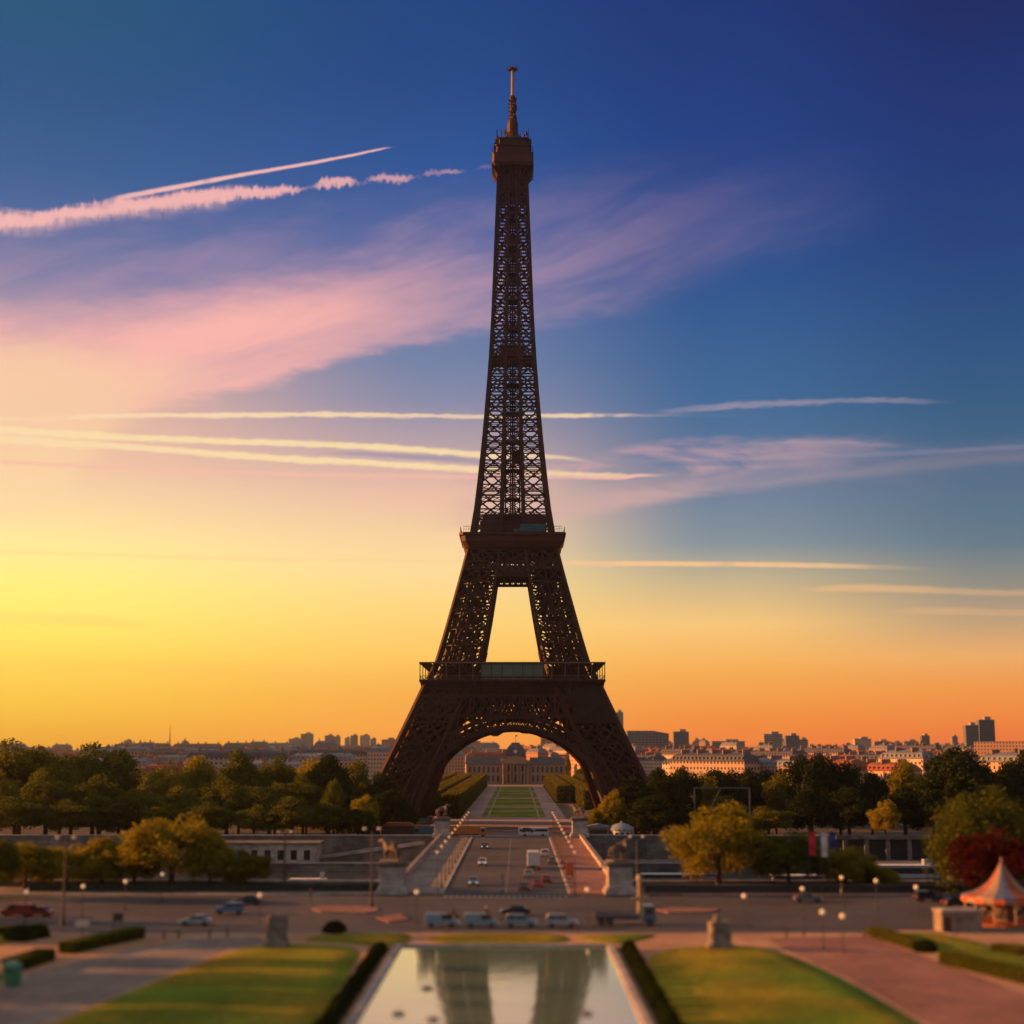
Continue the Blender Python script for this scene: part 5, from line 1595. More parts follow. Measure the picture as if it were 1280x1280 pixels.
# hedges in the side gardens
for (xa, ya), (xb, yb), hgt, lab in (((82, 1192), (172, 1172), 1.3, 'low dark hedge beside the left paved walk, longer one'), ((14, 1214), (58, 1200), 1.3, 'low dark hedge beside the left paved walk, shorter one'),
                                     ((1092, 1168), (1152, 1188), 1.0, 'low sunlit hedge at the start of the right garden'), ((1184, 1204), (1300, 1232), 1.3, 'low dark hedge along the right garden path'),
                                     ((-40, 1172), (56, 1166), 1.1, 'pale green low hedge at the left edge'), ((1245, 1190), (1300, 1196), 1.0, 'short hedge near the carousel')):
    p, q = at(xa, ya), at(xb, yb)
    clipped('garden_hedge', lab, 'hedge', (p.x + q.x) / 2, (p.y + q.y) / 2, 0, (q - p).length, 2.2, hgt, math.atan2(q.y - p.y, q.x - p.x), .09, 55, 'low garden hedges', int(xa) + 900, 'leaf')
for px, py, s_, lab in ((418, 1166, 1.3, 'small round bush by the road left of the pool'), (1158, 1190, 1.2, 'small round green bush beside the right path'), (24, 1176, 1.6, 'pale round bush in the left garden'), (46, 1172, 1.3, 'smaller round bush in the left garden')):
    p = at(px, py)
    r = thing('round_bush', lab, 'bush', p, 0, 'round garden bushes'); r.scale = (s_ * 1.2, s_ * .6, s_)
    link('foliage', FOL[('bush', 0)], r)
    b = MB(); b.lathe([(.6, 0), (.6, .4), (.3, .8), (0, .9)], 8); b.build('branches', M['hedge_core'], r)

# ------------------------------------------------------------------ vehicles
M['p_white'] = paint('p_white', (.62, .62, .62)); M['p_silver'] = paint('p_silver', (.36, .40, .43)); M['p_blue'] = paint('p_blue', (.10, .20, .34))
M['p_dark'] = paint('p_dark', (.022, .022, .026)); M['p_red'] = paint('p_red', (.26, .025, .02)); M['p_orange'] = paint('p_orange', (.62, .17, .02)); M['p_vanblue'] = paint('p_vanblue', (.20, .32, .40))
M['p_teal'] = paint('p_teal', (.06, .16, .20)); M['p_grey'] = paint('p_grey', (.16, .16, .17)); M['p_green'] = paint('p_green', (.04, .22, .12))


def lamp_mat(name, c, e):
    m = bpy.data.materials.new(name); m.use_nodes = True
    b = m.node_tree.nodes['Principled BSDF']; b.inputs['Base Color'].default_value = (*c, 1)
    b.inputs['Emission Color'].default_value = (*c, 1); b.inputs['Emission Strength'].default_value = e
    return m


M['headlight'] = lamp_mat('headlight', (1, .93, .8), .35)
M['taillight'] = lamp_mat('taillight', (.6, .03, .02), .15)
M['globe'] = lamp_mat('globe', (1, .74, .40), .16)  # faint emission stands in for sunlight on the cream globes
M['lamp_sunlit'] = lamp_mat('lamp_sunlit', (1, .58, .28), .2)  # glow stands in for sun glints on the bridge lamp heads
SHAPES = {
    'sedan': dict(L=4.5, W=1.8, body=[(-2.25, .35), (2.25, .35), (2.25, .68), (2.1, .82), (1.05, .95), (-1.65, .98), (-2.2, .9)], cab=[(1.0, .95), (.25, 1.42), (-1.0, 1.45), (-1.7, .98)], wh=(1.38, -1.35)),
    'hatch': dict(L=4.0, W=1.75, body=[(-2.0, .35), (2.0, .35), (2.0, .72), (1.85, .86), (1.0, .98), (-1.9, 1.02), (-2.0, .9)], cab=[(1.05, .98), (.3, 1.5), (-1.3, 1.52), (-1.85, 1.02)], wh=(1.28, -1.25)),
    'van': dict(L=4.7, W=1.85, body=[(-2.35, .38), (2.35, .38), (2.35, .8), (2.2, 1.0), (1.55, 1.1), (.75, 1.86), (-2.25, 1.9), (-2.35, 1.7)], cab=[(1.58, 1.12), (.86, 1.78), (.1, 1.80), (.0, 1.14)], wh=(1.45, -1.4)),
    'suv': dict(L=4.5, W=1.9, body=[(-2.2, .45), (2.25, .45), (2.25, .9), (2.1, 1.05), (1.1, 1.12), (-2.15, 1.15)], cab=[(1.1, 1.12), (.45, 1.68), (-1.9, 1.7), (-2.15, 1.15)], wh=(1.4, -1.35)),
}


def wheel(parent, x, y, rad, wd=.22):
    b = MB(); b.tube((x, y - wd / 2, rad), (x, y + wd / 2, rad), rad, rad, 14); w = b.build('wheel', M['tyre'], parent, bevel=.02)
    b = MB(); s_ = 1 if y > 0 else -1; b.tube((x, y + s_ * wd * .51, rad), (x, y + s_ * wd * .56, rad), rad * .6, rad * .5, 10); b.build('rim', M['metal_grey'], w)


def car(kind, x, y, rz, m, label, group='cars on the roads', z=None, name=None):
    s_ = SHAPES[kind]; Wd = s_['W']; L = s_['L']
    r = thing(name or ('small_van' if kind == 'van' else 'car'), label, 'van' if kind == 'van' else 'car', (x, y, .03 if z is None else z), rz, group)
    b = MB(); b.side(s_['body'], -Wd / 2, Wd / 2)
    if kind != 'van':                                              # roof panel on slim pillars
        c = s_['cab']; (x1, z1), (x2, z2) = c[1], c[2]
        b.side([(x1 + .02, z1 - .02), (x1 - .05, z1 + .05), (x2 + .05, z2 + .05), (x2 - .02, z2 - .02)], -Wd * .40, Wd * .40)
        for sy_ in (-1, 1):
            for i, j in ((0, 1), (3, 2)): b.beam((c[i][0], sy_ * Wd * .46, c[i][1]), (c[j][0], sy_ * Wd * .395, c[j][1]), .09)
            b.beam(((c[0][0] + c[3][0]) / 2, sy_ * Wd * .46, .95), ((x1 + x2) / 2, sy_ * Wd * .395, z1), .09)
    bd = b.build('body', m, r, bevel=.07)
    c = s_['cab']
    b = MB(); ins = [Wd * .455, Wd * .385, Wd * .385, Wd * .455]
    if kind == 'van': ins = [Wd * .505] * 4
    b.add([(px_, -w_, pz_) for (px_, pz_), w_ in zip(c, ins)] + [(px_, w_, pz_) for (px_, pz_), w_ in zip(c, ins)], [(0, 1, 2, 3), (7, 6, 5, 4), (0, 4, 5, 1), (1, 5, 6, 2), (2, 6, 7, 3), (3, 7, 4, 0)])
    b.build('window', M['glass'], r)
    if kind == 'van':
        b = MB(); b.box((-2.352, 0, 1.45), (.03, 1.4, .55)); b.build('rear_window', M['glass'], r)
    for wx in s_['wh']:
        for sy_ in (-1, 1): wheel(r, wx, sy_ * (Wd / 2 - .10), .33)
    for sy_ in (-1, 1):
        b = MB(); b.box((L / 2 - .02, sy_ * Wd * .36, .68), (.10, .36, .16)); b.build('headlight', M['headlight'], r, bevel=.03)
        b = MB(); b.box((-L / 2 + .02, sy_ * Wd * .38, .82), (.08, .26, .22)); b.build('taillight', M['taillight'], r, bevel=.02)
    b = MB(); b.box((L / 2, 0, .48), (.12, Wd * .92, .2)); b.build('bumper', M['metal_dark'], r, bevel=.03)
    return r


for k, (px, py) in enumerate(((552, 1159), (601, 1159), (651, 1159), (702, 1159))):
    p = at(px, py)
    car(('van', 'van', 'suv', 'suv')[k], p.x, p.y, R((0, 2, -2, -3)[k]), M[('p_vanblue', 'p_vanblue', 'p_vanblue', 'p_silver')[k]],
        (('leftmost pale blue van in the row before the pool', 'second pale blue van from the left in the row before the pool', 'pale blue car right of the two vans before the pool', 'silver car at the right end of the row before the pool')[k]),
        'pale vehicles in a row before the pool')
p = at(645, 1144); car('sedan', p.x, p.y, R(175), M['p_dark'], 'black car passing behind the pale blue car before the pool')
for kind, px, py, rz, m, lab in (('hatch', 592, 1107, -90, 'p_blue', 'blue white car driving off the bridge, nearest on the left lane'), ('hatch', 603, 1082, -90, 'p_white', 'white car on the left bridge lane behind the blue one'),
                                 ('sedan', 606, 1061, -90, 'p_dark', 'small dark car far along the left bridge lane'), ('suv', 681, 1071, 90, 'p_white', 'white car beside the box truck on the bridge'),
                                 ('hatch', 661, 1097, 90, 'p_silver', 'silver car right behind the box truck'), ('sedan', 672, 1109, 90, 'p_red', 'dark red car last in the right bridge queue'),
                                 ('hatch', 683, 1104, 90, 'p_red', 'dark red car near the right kerb of the bridge'), ('hatch', 690, 1080, 90, 'p_grey', 'grey car ahead of the red cars near the right bridge kerb'), ('sedan', 655, 1113, 90, 'p_dark', 'black car entering the bridge beside the centre line'), ('sedan', 245, 1157, 178, 'p_silver', 'silver grey car on the avenue at left'),
                                 ('suv', 287, 1143, 185, 'p_blue', 'light blue car on the avenue beside the small green tree'), ('sedan', 47, 1146, 175, 'p_red', 'dark red car in front of the red van at far left'),
                                 ('suv', 1160, 1127, 10, 'p_dark', 'black car parked left of the carousel'), ('sedan', 1196, 1134, 5, 'p_dark', 'black car parked nearest the carousel'), ('sedan', 310, 1131, 180, 'p_dark', 'dark car behind the light blue car on the avenue'),
                                 ('hatch', 660, 1041, 0, 'p_dark', 'black car crossing beyond the far end of the bridge'), ('sedan', 1010, 1128, 0, 'p_grey', 'grey car parked by the right parapet wall')):
    d = at(px, py); car(kind, d.x, d.y, R(rz), M[m], lab)
d = at(22, 1146); car('van', d.x, d.y, R(175), M['p_red'], 'red van at the far left of the avenue', z=.03)


def truck(name, label, x, y, z, rz, L, H, cabm, boxm, W_=2.5, cab_h=2.7):
    r = thing(name, label, 'truck', (x, y, z), rz, 'trucks and buses')
    b = MB(); b.side([(L / 2 - 2.0, .55), (L / 2, .55), (L / 2, 1.5), (L / 2 - .25, cab_h), (L / 2 - 2.0, cab_h)], -W_ / 2, W_ / 2); cb = b.build('cab', cabm, r, bevel=.08)
    b = MB(); b.side([(L / 2 + .02, 1.55), (L / 2 - .2, cab_h - .25), (L / 2 - .28, cab_h - .25), (L / 2 - .1, 1.55)], -W_ * .45, W_ * .45); b.build('windscreen', M['glass'], cb)
    for sy_ in (-1, 1):
        b = MB(); b.box((L / 2 - 1.0, sy_ * W_ * .502, 1.95), (1.0, .04, .75)); b.build('side_window', M['glass'], cb)
    b = MB(); b.box((-1.1, 0, .75), (L - 2.2, 1.2, .3)); b.build('chassis', M['metal_dark'], r)
    b = MB(); b.box((-1.15, 0, (1.0 + H) / 2), (L - 2.4, W_, H - 1.0)); b.box((-1.15, 0, 1.02), (L - 2.3, W_ + .06, .16)); b.build('cargo_box', boxm, r, bevel=.05)
    for wx in (L / 2 - 1.1, -L / 2 + 1.5, -L / 2 + 2.7):
        for sy_ in (-1, 1): wheel(r, wx, sy_ * (W_ / 2 - .16), .48, .3)
    b = MB()
    for sy_ in (-1, 1): b.box((-L / 2 + .02, sy_ * 1.0, .85), (.06, .3, .2))
    b.build('rear_lights', M['taillight'], r)
    return r


p = at(667, 1088); truck('box_truck', 'white box truck with dark rear driving over the bridge', p.x, p.y + 4, .03, R(90), 8, 3.7, M['p_white'], M['white_paint'])
b = MB()
p = at_y(584, 1042, 468); truck('orange_truck', 'long orange truck crossing behind the left far pedestal', p.x, 468, gz(468), 0, 11.5, 3.3, M['p_orange'], M['p_orange'])
p = at_y(541, 1042, 474); truck('blue_truck', 'dark blue grey truck left of the orange truck', p.x - 2, 474, gz(474), R(180), 7.5, 3.0, M['p_teal'], M['p_teal'])


def bus(label, x, y, z, rz, L, m):
    r = thing('coach', label, 'bus', (x, y, z), rz, 'trucks and buses')
    b = MB(); b.side([(-L / 2, .4), (L / 2, .4), (L / 2, 1.6), (L / 2 - .25, 3.1), (-L / 2 + .1, 3.15), (-L / 2, 2.9)], -1.25, 1.25); b.build('body', m, r, bevel=.1)
    for sy_ in (-1, 1):
        b = MB(); b.box((0, sy_ * 1.255, 2.1), (L - 1, .04, .85)); b.build('side_window', M['glass'], r)
    b = MB(); b.box((L / 2 - .1, 0, 2.1), (.15, 2.2, 1.2)); b.build('windscreen', M['glass'], r)
    for wx in (L * .3, -L * .28):
        for sy_ in (-1, 1): wheel(r, wx, sy_ * 1.1, .48, .3)


p = at_y(667, 1019, 560); bus('white coach crossing below the tower arch', p.x, 560, -5.9, 0, 11, M['p_white'])

# flatbed lorry with a folded crane, right of the vans
p = at(779, 1156)
r = thing('crane_lorry', 'dark flatbed lorry with upright folded crane behind its cab', 'truck', (p.x, p.y, .03), R(-1), 'trucks and buses')
b = MB(); b.box((-.9, 0, 1.0), (6.4, 2.4, .35)); b.build('flatbed', M['metal_dark'], r, bevel=.04)
b = MB(); b.box((-.9, 1.2, 1.4), (6.4, .06, .45)); b.box((-.9, -1.2, 1.4), (6.4, .06, .45)); b.box((-4.08, 0, 1.4), (.06, 2.4, .45)); b.build('side_board', M['p_grey'], r)
b = MB(); b.side([(2.7, .5), (4.6, .5), (4.6, 1.5), (4.3, 2.75), (2.7, 2.75)], -1.2, 1.2); cb = b.build('cab', M['p_teal'], r, bevel=.08)
b = MB(); b.side([(4.62, 1.5), (4.37, 2.5), (4.3, 2.5), (4.5, 1.5)], -1.05, 1.05); b.build('windscreen', M['glass'], cb)
for sy_ in (-1, 1):
    b = MB(); b.box((3.7, sy_ * 1.205, 1.95), (1.0, .04, .8)); b.build('side_window', M['glass'], cb)
for wx in (3.7, -1.9, -3.1):
    for sy_ in (-1, 1): wheel(r, wx, sy_ * 1.05, .5, .32)
M['crane_paint'] = paint('crane_paint', (.42, .30, .18))
b = MB(); b.box((2.35, 0, 1.6), (.6, 1.6, .8)); b.tube((2.35, 0, 1.6), (2.35, 0, 6.3), .34, .26, 10); b.beam((1.2, 0, 3.6), (3.6, 0, 3.8), .45, .4); b.tube((2.35, 0, 6.3), (2.35, 0, 6.9), .42, .3, 10); b.beam((2.7, 0, 2.2), (2.95, 0, 5.2), .22)
b.build('crane', M['crane_paint'], r, bevel=.03)

# scooters with riders between the vans
SV = [(0, 0, .82), (.03, 0, 1.1), (.06, 0, 1.38), (.08, 0, 1.52), (.1, 0, 1.68), (.22, .14, .78), (.5, .16, .55), (.42, .14, .12), (.56, .14, .08), (.22, -.14, .78), (.5, -.16, .55), (.42, -.14, .12), (.56, -.14, .08),
      (.05, .24, 1.34), (.3, .3, 1.12), (.58, .26, 1.08), (.05, -.24, 1.34), (.3, -.3, 1.12), (.58, -.26, 1.08)]
SE = [(0, 1), (1, 2), (2, 3), (3, 4), (0, 5), (5, 6), (6, 7), (7, 8), (0, 9), (9, 10), (10, 11), (11, 12), (2, 13), (13, 14), (14, 15), (2, 16), (16, 17), (17, 18)]
SR_ = [.17, .17, .19, .08, .12, .11, .08, .06, .05, .11, .08, .06, .05, .08, .06, .05, .08, .06, .05]
M['cloth_dark'] = mat('cloth_dark', (.03, .03, .035), .9, var=.2, scale=3); M['skin'] = mat('skin', (.42, .25, .18), .6, var=.05); M['helmet'] = paint('helmet', (.5, .5, .5))
RIDER = skin_mesh('rider_body', SV, SE, SR_, M['cloth_dark'])
for px, py, hel, lab in ((566, 1149, 'p_dark', 'left'), (607, 1149, 'helmet', 'right')):
    p = at(px, py)
    r = thing('motor_scooter', f'dark motor scooter behind the vans, {lab} one', 'scooter', (p.x, p.y, .03), R(20), 'scooters behind the vans')
    b = MB(); b.side([(-.75, .35), (-.3, .3), (.25, .28), (.4, .35), (.15, .38), (-.1, .45), (-.2, .72), (-.8, .78)], -.17, .17); b.build('body', M['p_dark'], r, bevel=.04)
    b = MB(); b.side([(.4, .35), (.55, .35), (.62, .95), (.5, 1.0)], -.16, .16); b.build('front_shield', M['p_grey'], r, bevel=.03)
    b = MB(); b.side([(-.75, .78), (-.1, .76), (-.1, .84), (-.75, .88)], -.15, .15); b.build('saddle', M['tyre'], r, bevel=.03)
    b = MB(); b.tube((.56, -.34, 1.06), (.56, .34, 1.06), .025, .025, 6); b.tube((.62, 0, .4), (.52, 0, 1.06), .03, .03, 6); b.build('handlebar', M['metal_grey'], r)
    for wx in (.68, -.6):
        b = MB(); b.tube((wx, -.06, .25), (wx, .06, .25), .25, .25, 14); b.build('wheel', M['tyre'], r)
    q = thing('person', f'rider in dark clothes with helmet seated on the {lab} scooter', 'person', (p.x, p.y, .03), R(20), 'scooter riders')
    link('body', RIDER, q)
    b = MB(); b.lathe([(0, -.16), (.11, -.14), (.155, -.02), (.14, .1), (.08, .16), (0, .175)], 12, (.1, 0, 1.68)); b.build('helmet', M[hel], q, smooth=True)

# ------------------------------------------------------------------ lamps, posts, signs
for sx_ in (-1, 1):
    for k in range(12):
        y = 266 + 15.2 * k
        r = thing('bridge_lamp', f'slender bridge lamp with sunlit head, {("nearest", "second", "third", "fourth", "fifth", "sixth", "seventh", "eighth", "ninth", "tenth", "eleventh", "last")[k]} on the {"left" if sx_ < 0 else "right"} kerb', 'street lamp', (sx_ * 11.7, y, .16), 0, 'lamps along both bridge kerbs')
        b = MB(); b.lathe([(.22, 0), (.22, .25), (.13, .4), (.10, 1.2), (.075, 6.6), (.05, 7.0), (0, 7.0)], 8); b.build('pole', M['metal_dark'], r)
        b = MB(); b.lathe([(.0, 0), (.10, .02), (.2, .3), (.24, .45), (0, .45)], 8, (0, 0, 7.0)); b.build('lamp_glass', M['lamp_sunlit'], r)
        b = MB(); b.lathe([(.28, 7.45), (.2, 7.6), (0, 7.75)], 8); b.build('cap', M['metal_dark'], r)


def globe_lamp(px, py, label, h=4.4):
    dr = ray(px, py); t = (h - EYE.z) / dr.z; p = EYE + dr * t
    r = thing('globe_lamp', label, 'street lamp', (p.x, p.y, 0), 0, 'globe lamps along the walks')
    b = MB(); b.lathe([(.16, 0), (.16, .35), (.07, .5), (.055, h - .28), (.12, h - .25), (0, h - .2)], 8); b.build('pole', M['metal_dark'], r)
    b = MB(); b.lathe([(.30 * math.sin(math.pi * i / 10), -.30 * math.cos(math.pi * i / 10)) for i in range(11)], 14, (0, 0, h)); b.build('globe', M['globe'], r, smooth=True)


for px, py, lab in ((33, 1115, 'sunlit globe lamp farthest left on the garden walk'), (104, 1108, 'sunlit globe lamp above the longer dark hedge'), (157, 1102, 'sunlit globe lamp in front of the golden near bank trees'), (203, 1093, 'sunlit globe lamp right of the other left garden lamps'),
                    (325, 1119, 'sunlit globe lamp under the small green tree at left'), (734, 1112, 'globe lamp on the right bridge sidewalk'), (521, 1115, 'globe lamp in front of the near left pedestal'),
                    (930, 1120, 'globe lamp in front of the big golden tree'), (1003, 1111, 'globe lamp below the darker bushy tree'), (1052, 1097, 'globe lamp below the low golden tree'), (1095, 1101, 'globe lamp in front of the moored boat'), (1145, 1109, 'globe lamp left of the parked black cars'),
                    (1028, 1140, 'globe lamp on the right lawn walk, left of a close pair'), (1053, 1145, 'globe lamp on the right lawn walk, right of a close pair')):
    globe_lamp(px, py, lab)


def tall_lamp(px, yb, label, yt):
    p = at(px, yb); h = at_y(px, yt, p.y).z
    r = thing('tall_lamp', label, 'street lamp', (p.x, p.y, 0), R(8), 'tall twin headed lamps along the quay')
    b = MB(); b.lathe([(.32, 0), (.32, .9), (.2, 1.1), (.17, 3), (.11, h - .3), (0, h - .3)], 10); b.build('pole', M['metal_dark'], r)
    for s_ in (-1, 1):
        b = MB(); b.tube((0, 0, h - .5), (s_ * 1.0, 0, h - .1), .06, .05, 6); a_ = b.build('arm', M['metal_dark'], r)
        b = MB(); b.lathe([(0, -.18), (.3, -.12), (.34, .02), (.2, .2), (0, .26)], 10, (s_ * 1.15, 0, h)); b.build('lamp_head', M['white_paint'], a_)


tall_lamp(355, 1112, 'tall twin headed lamp post in front of the quay building', 1040)
tall_lamp(464, 1135, 'tall twin headed lamp post left of the near left pedestal', 1036)
tall_lamp(78, 1158, 'tall dark lamp post among the golden trees at left', 1047)
tall_lamp(797, 1113, 'tall lamp post right of the near right pedestal', 1046)


def traffic_light(px, yb, label):
    p = at(px, yb)
    r = thing('traffic_light', label, 'traffic light', (p.x, p.y, .15), 0, 'traffic lights')
    b = MB(); b.tube((0, 0, 0), (0, 0, 3.4), .08, .07, 8); b.build('pole', M['metal_dark'], r)
    b = MB(); b.box((0, -.1, 2.9), (.36, .3, 1.0)); hd = b.build('signal_head', M['metal_dark'], r, bevel=.03)
    for k, c in enumerate(((.5, .03, .02), (.4, .2, .02), (.03, .3, .08))):
        b = MB(); b.tube((0, -.26, 3.2 - k * .3), (0, -.31, 3.2 - k * .3), .11, .11, 10); b.build('lens', lamp_mat(f'lens_{("red", "amber", "green")[k]}', c, .3 if k == 0 else .02), hd)
    b = MB(); b.box((0, -.1, 1.0), (.3, .3, .7)); b.build('control_box', M['stone'], r, bevel=.03)


traffic_light(388, 1141, 'traffic light on the salmon traffic island at left')
traffic_light(628, 1118, 'traffic light in the middle of the bridge mouth')
traffic_light(1052, 1122, 'traffic light by the right parapet wall')
for k, (px, py) in enumerate(((205, 1174), (223, 1173), (262, 1172), (284, 1171), (983, 1172), (1005, 1170), (1080, 1172), (560, 1165), (720, 1165))):
    p = at(px, py)
    r = thing('bollard', f'short dark bollard at the garden edge, {("first", "second", "third", "fourth", "fifth", "sixth", "seventh", "eighth", "ninth")[k]} from the left' if k < 7 else f'short dark bollard between vans and pool, {("left", "right")[k - 7]} one', 'bollard', (p.x, p.y, 0), 0, 'dark bollards')
    b = MB(); b.lathe([(.17, 0), (.17, .12), (.12, .16), (.12, .9), (.16, .94), (.16, 1.0), (.08, 1.12), (0, 1.16)], 10); b.build('post', M['metal_dark'], r)
p = at(102, 1180)
r = thing('garden_sign', 'small pale sign board on a post behind the dark hedge', 'sign', (p.x, p.y, 0), R(4))
b = MB(); b.tube((0, 0, 0), (0, 0, 2.3), .07, .06, 8); b.build('post', M['metal_dark'], r)
b = MB(); b.box((0, -.06, 2.55), (1.7, .12, .7)); b.build('board', M['white_paint'], r, bevel=.03)
p = at(147, 1166)
r = thing('notice_board', 'dark notice board on two posts at the end of the hedge', 'sign', (p.x, p.y, 0))
b = MB(); b.tube((-.55, 0, 0), (-.55, 0, 2.6), .06, .06, 8); b.build('post', M['metal_dark'], r)
b = MB(); b.tube((.55, 0, 0), (.55, 0, 2.6), .06, .06, 8); b.build('post', M['metal_dark'], r)
b = MB(); b.box((0, -.08, 2.1), (1.4, .1, 1.0)); b.build('board', M['metal_dark'], r, bevel=.02)
p = at(712, 1099)
r = thing('works_panel', 'orange roadworks panel on the right bridge sidewalk', 'panel', (p.x, p.y, .16), R(-6))
M['works_orange'] = mat('works_orange', (.62, .10, .02), .6, var=.1, scale=2)
b = MB(); b.box((0, 0, 1.8), (1.5, .1, 2.4)); b.build('panel', M['works_orange'], r, bevel=.02)
b = MB(); b.box((-.6, .1, .4), (.1, .8, .8)); b.build('leg', M['metal_dark'], r)
b = MB(); b.box((.6, .1, .4), (.1, .8, .8)); b.build('leg', M['metal_dark'], r)
# green bin, brown crate at the lower left
p = at(14, 1232)
r = thing('litter_bin', 'big green rounded litter bin at the left edge', 'bin', (p.x, p.y, 0))
b = MB(); b.lathe([(.85, 0), (1.0, .15), (1.05, 1.9), (.9, 2.2), (.5, 2.45), (0, 2.5)], 14); b.build('body', M['p_green'], r, smooth=False)
b = MB(); b.box((0, -1.0, 1.75), (.8, .14, .35)); b.build('slot', M['metal_dark'], r, bevel=.03)
p = at(-6, 1232)
r = thing('park_bench', 'dark brown bench beside the green litter bin', 'bench', (p.x, p.y, 0), R(12))
M['wood'] = mat('wood', (.09, .045, .025), .8, var=.3, scale=2)
b = MB()
for k in range(4): b.box((0, -.28 + k * .17, .46), (2.4, .13, .05))
b.build('seat', M['wood'], r, bevel=.01)
b = MB()
for k in range(3): b.box((0, .34, .62 + k * .17), (2.4, .05, .13))
b.build('backrest', M['wood'], r, bevel=.01)
for s_ in (-1, 1):
    b = MB(); b.box((s_ * 1.0, 0, .22), (.08, .6, .44)); b.box((s_ * 1.0, .36, .6), (.08, .06, 1.0)); b.build('leg', M['metal_dark'], r)

# person walking by the carousel
PV = [(0, 0, .95), (0, 0, 1.2), (0, 0, 1.42), (0, 0, 1.52), (.02, 0, 1.66), (.05, .09, .9), (.12, .1, .5), (.02, .1, .07), (.14, .1, .04), (-.05, -.09, .9), (-.1, -.1, .5), (-.22, -.1, .1), (-.1, -.1, .05), (0, .2, 1.4), (-.06, .25, 1.13), (.06, .25, .9), (0, -.2, 1.4), (.06, -.25, 1.13), (.18, -.24, .92)]
WALK = skin_mesh('walker_body', PV, [(0, 1), (1, 2), (2, 3), (3, 4), (0, 5), (5, 6), (6, 7), (7, 8), (0, 9), (9, 10), (10, 11), (11, 12), (2, 13), (13, 14), (14, 15), (2, 16), (16, 17), (17, 18)],
                 [.15, .14, .17, .065, .10, .10, .075, .05, .045, .10, .075, .05, .045, .07, .055, .045, .07, .055, .045], M['cloth_dark'])
M['cloth_warm'] = mat('cloth_warm', (.40, .16, .08), .9, var=.2, scale=4)
p = at(1184, 1139)
q = thing('person', 'person in an orange jacket walking left of the carousel', 'person', (p.x, p.y, .02), R(200))
link('body', WALK, q)
b = MB(); b.lathe([(.13, .93), (.20, 1.0), (.205, 1.25), (.22, 1.4), (.12, 1.47), (.07, 1.5)], 12); b.build('jacket', M['cloth_warm'], q, smooth=True)
b = MB(); b.lathe([(0, -.02), (.08, -.01), (.11, .06), (.09, .12), (0, .14)], 10, (0, 0, 1.66)); b.build('hair', M['wood'], q, smooth=True)
b = MB(); b.lathe([(0, 1.55), (.06, 1.56), (.085, 1.64), (.08, 1.7), (0, 1.72)], 10, (.03, 0, 0)); b.build('face', M['skin'], q, smooth=True)

# ------------------------------------------------------------------ carousel and kiosks at the right
p = at(1273, 1161)
cx_, cyy_ = p.x, p.y + 6.3
M['tent_red'] = mat('tent_red', (.30, .085, .03), .7, var=.1); M['tent_white'] = mat('tent_white', (.34, .22, .15), .7, var=.1); M['tent_blue'] = mat('tent_blue', (.10, .14, .24), .7, var=.1)
r = thing('carousel', 'fairground carousel with swooping pointed striped tent roof', 'carousel', (cx_, cyy_, 0)); r.scale = (.86,) * 3
b = MB(); prf = [(6.7, 4.3), (6.5, 4.75), (5.0, 5.1), (3.5, 5.8), (2.2, 6.9), (1.25, 8.2), (.5, 9.5), (.12, 10.2), (0, 10.3)]
b.lathe(prf, 24, (0, 0, 0), lambda k, i: (k // 2) % 3)
b.build('roof', [M['tent_red'], M['tent_white'], M['tent_blue']], r)
b = MB(); b.lathe([(0, 10.2), (.2, 10.35), (.12, 10.6), (0, 10.9)], 8); b.build('finial', M['crane_paint'], r)
b = MB(); b.lathe([(6.75, 3.7), (6.75, 4.35), (6.6, 4.35), (6.6, 3.7), (6.75, 3.7)], 24, mi=lambda k, i: k % 2); b.build('valance', [M['works_orange'], M['tent_white']], r)
b = MB(); b.lathe([(0, .01), (6.5, .01), (6.5, .5), (0, .5)], 24); b.build('platform', M['tent_red'], r)
b = MB(); b.lathe([(1.8, .5), (1.6, 2.2), (1.8, 4.4), (0, 4.4)], 12, mi=lambda k, i: k % 3); b.build('centre_drum', [M['tent_red'], M['tent_white'], M['crane_paint']], r)
for k in range(12):
    t = k * math.pi / 6; b = MB(); b.tube((6.3 * math.cos(t), 6.3 * math.sin(t), .5), (6.3 * math.cos(t), 6.3 * math.sin(t), 4.4), .12, .12, 8); b.build('post', M['crane_paint'], r)
for k in range(8):
    t = k * math.pi / 4 + .3
    o = link('wooden_horse', HORSE, r, (4.3 * math.cos(t), 4.3 * math.sin(t), 1.0 + .3 * (k % 2))); o.scale = (.75,) * 3; o.rotation_euler = (0, 0, t + math.pi / 2)
    b = MB(); b.tube((4.3 * math.cos(t), 4.3 * math.sin(t), .5), (4.3 * math.cos(t), 4.3 * math.sin(t), 4.6), .05, .05, 6); b.build('horse_pole', M['crane_paint'], r)
p = at(1203, 1166)
r = thing('ticket_kiosk', 'low beige ticket hut beside the carousel', 'kiosk', (p.x, p.y + 2, 0), R(3))
b = MB(); b.box((0, 0, 1.35), (5.6, 3.6, 2.7)); b.build('wall', M['paving'], r, bevel=.03)
b = MB(); b.box((0, 0, 2.8), (6.0, 4.0, .2)); b.box((0, 0, 2.95), (5.0, 3.0, .14)); b.build('roof', M['stone'], r, bevel=.03)
b = MB(); b.box((.6, -1.82, 1.6), (2.6, .06, 1.0)); b.build('shutter', M['stone_dark'], r)
b = MB(); b.box((-2.0, -1.82, 1.1), (.9, .06, 2.0)); b.build('door', M['wood'], r)

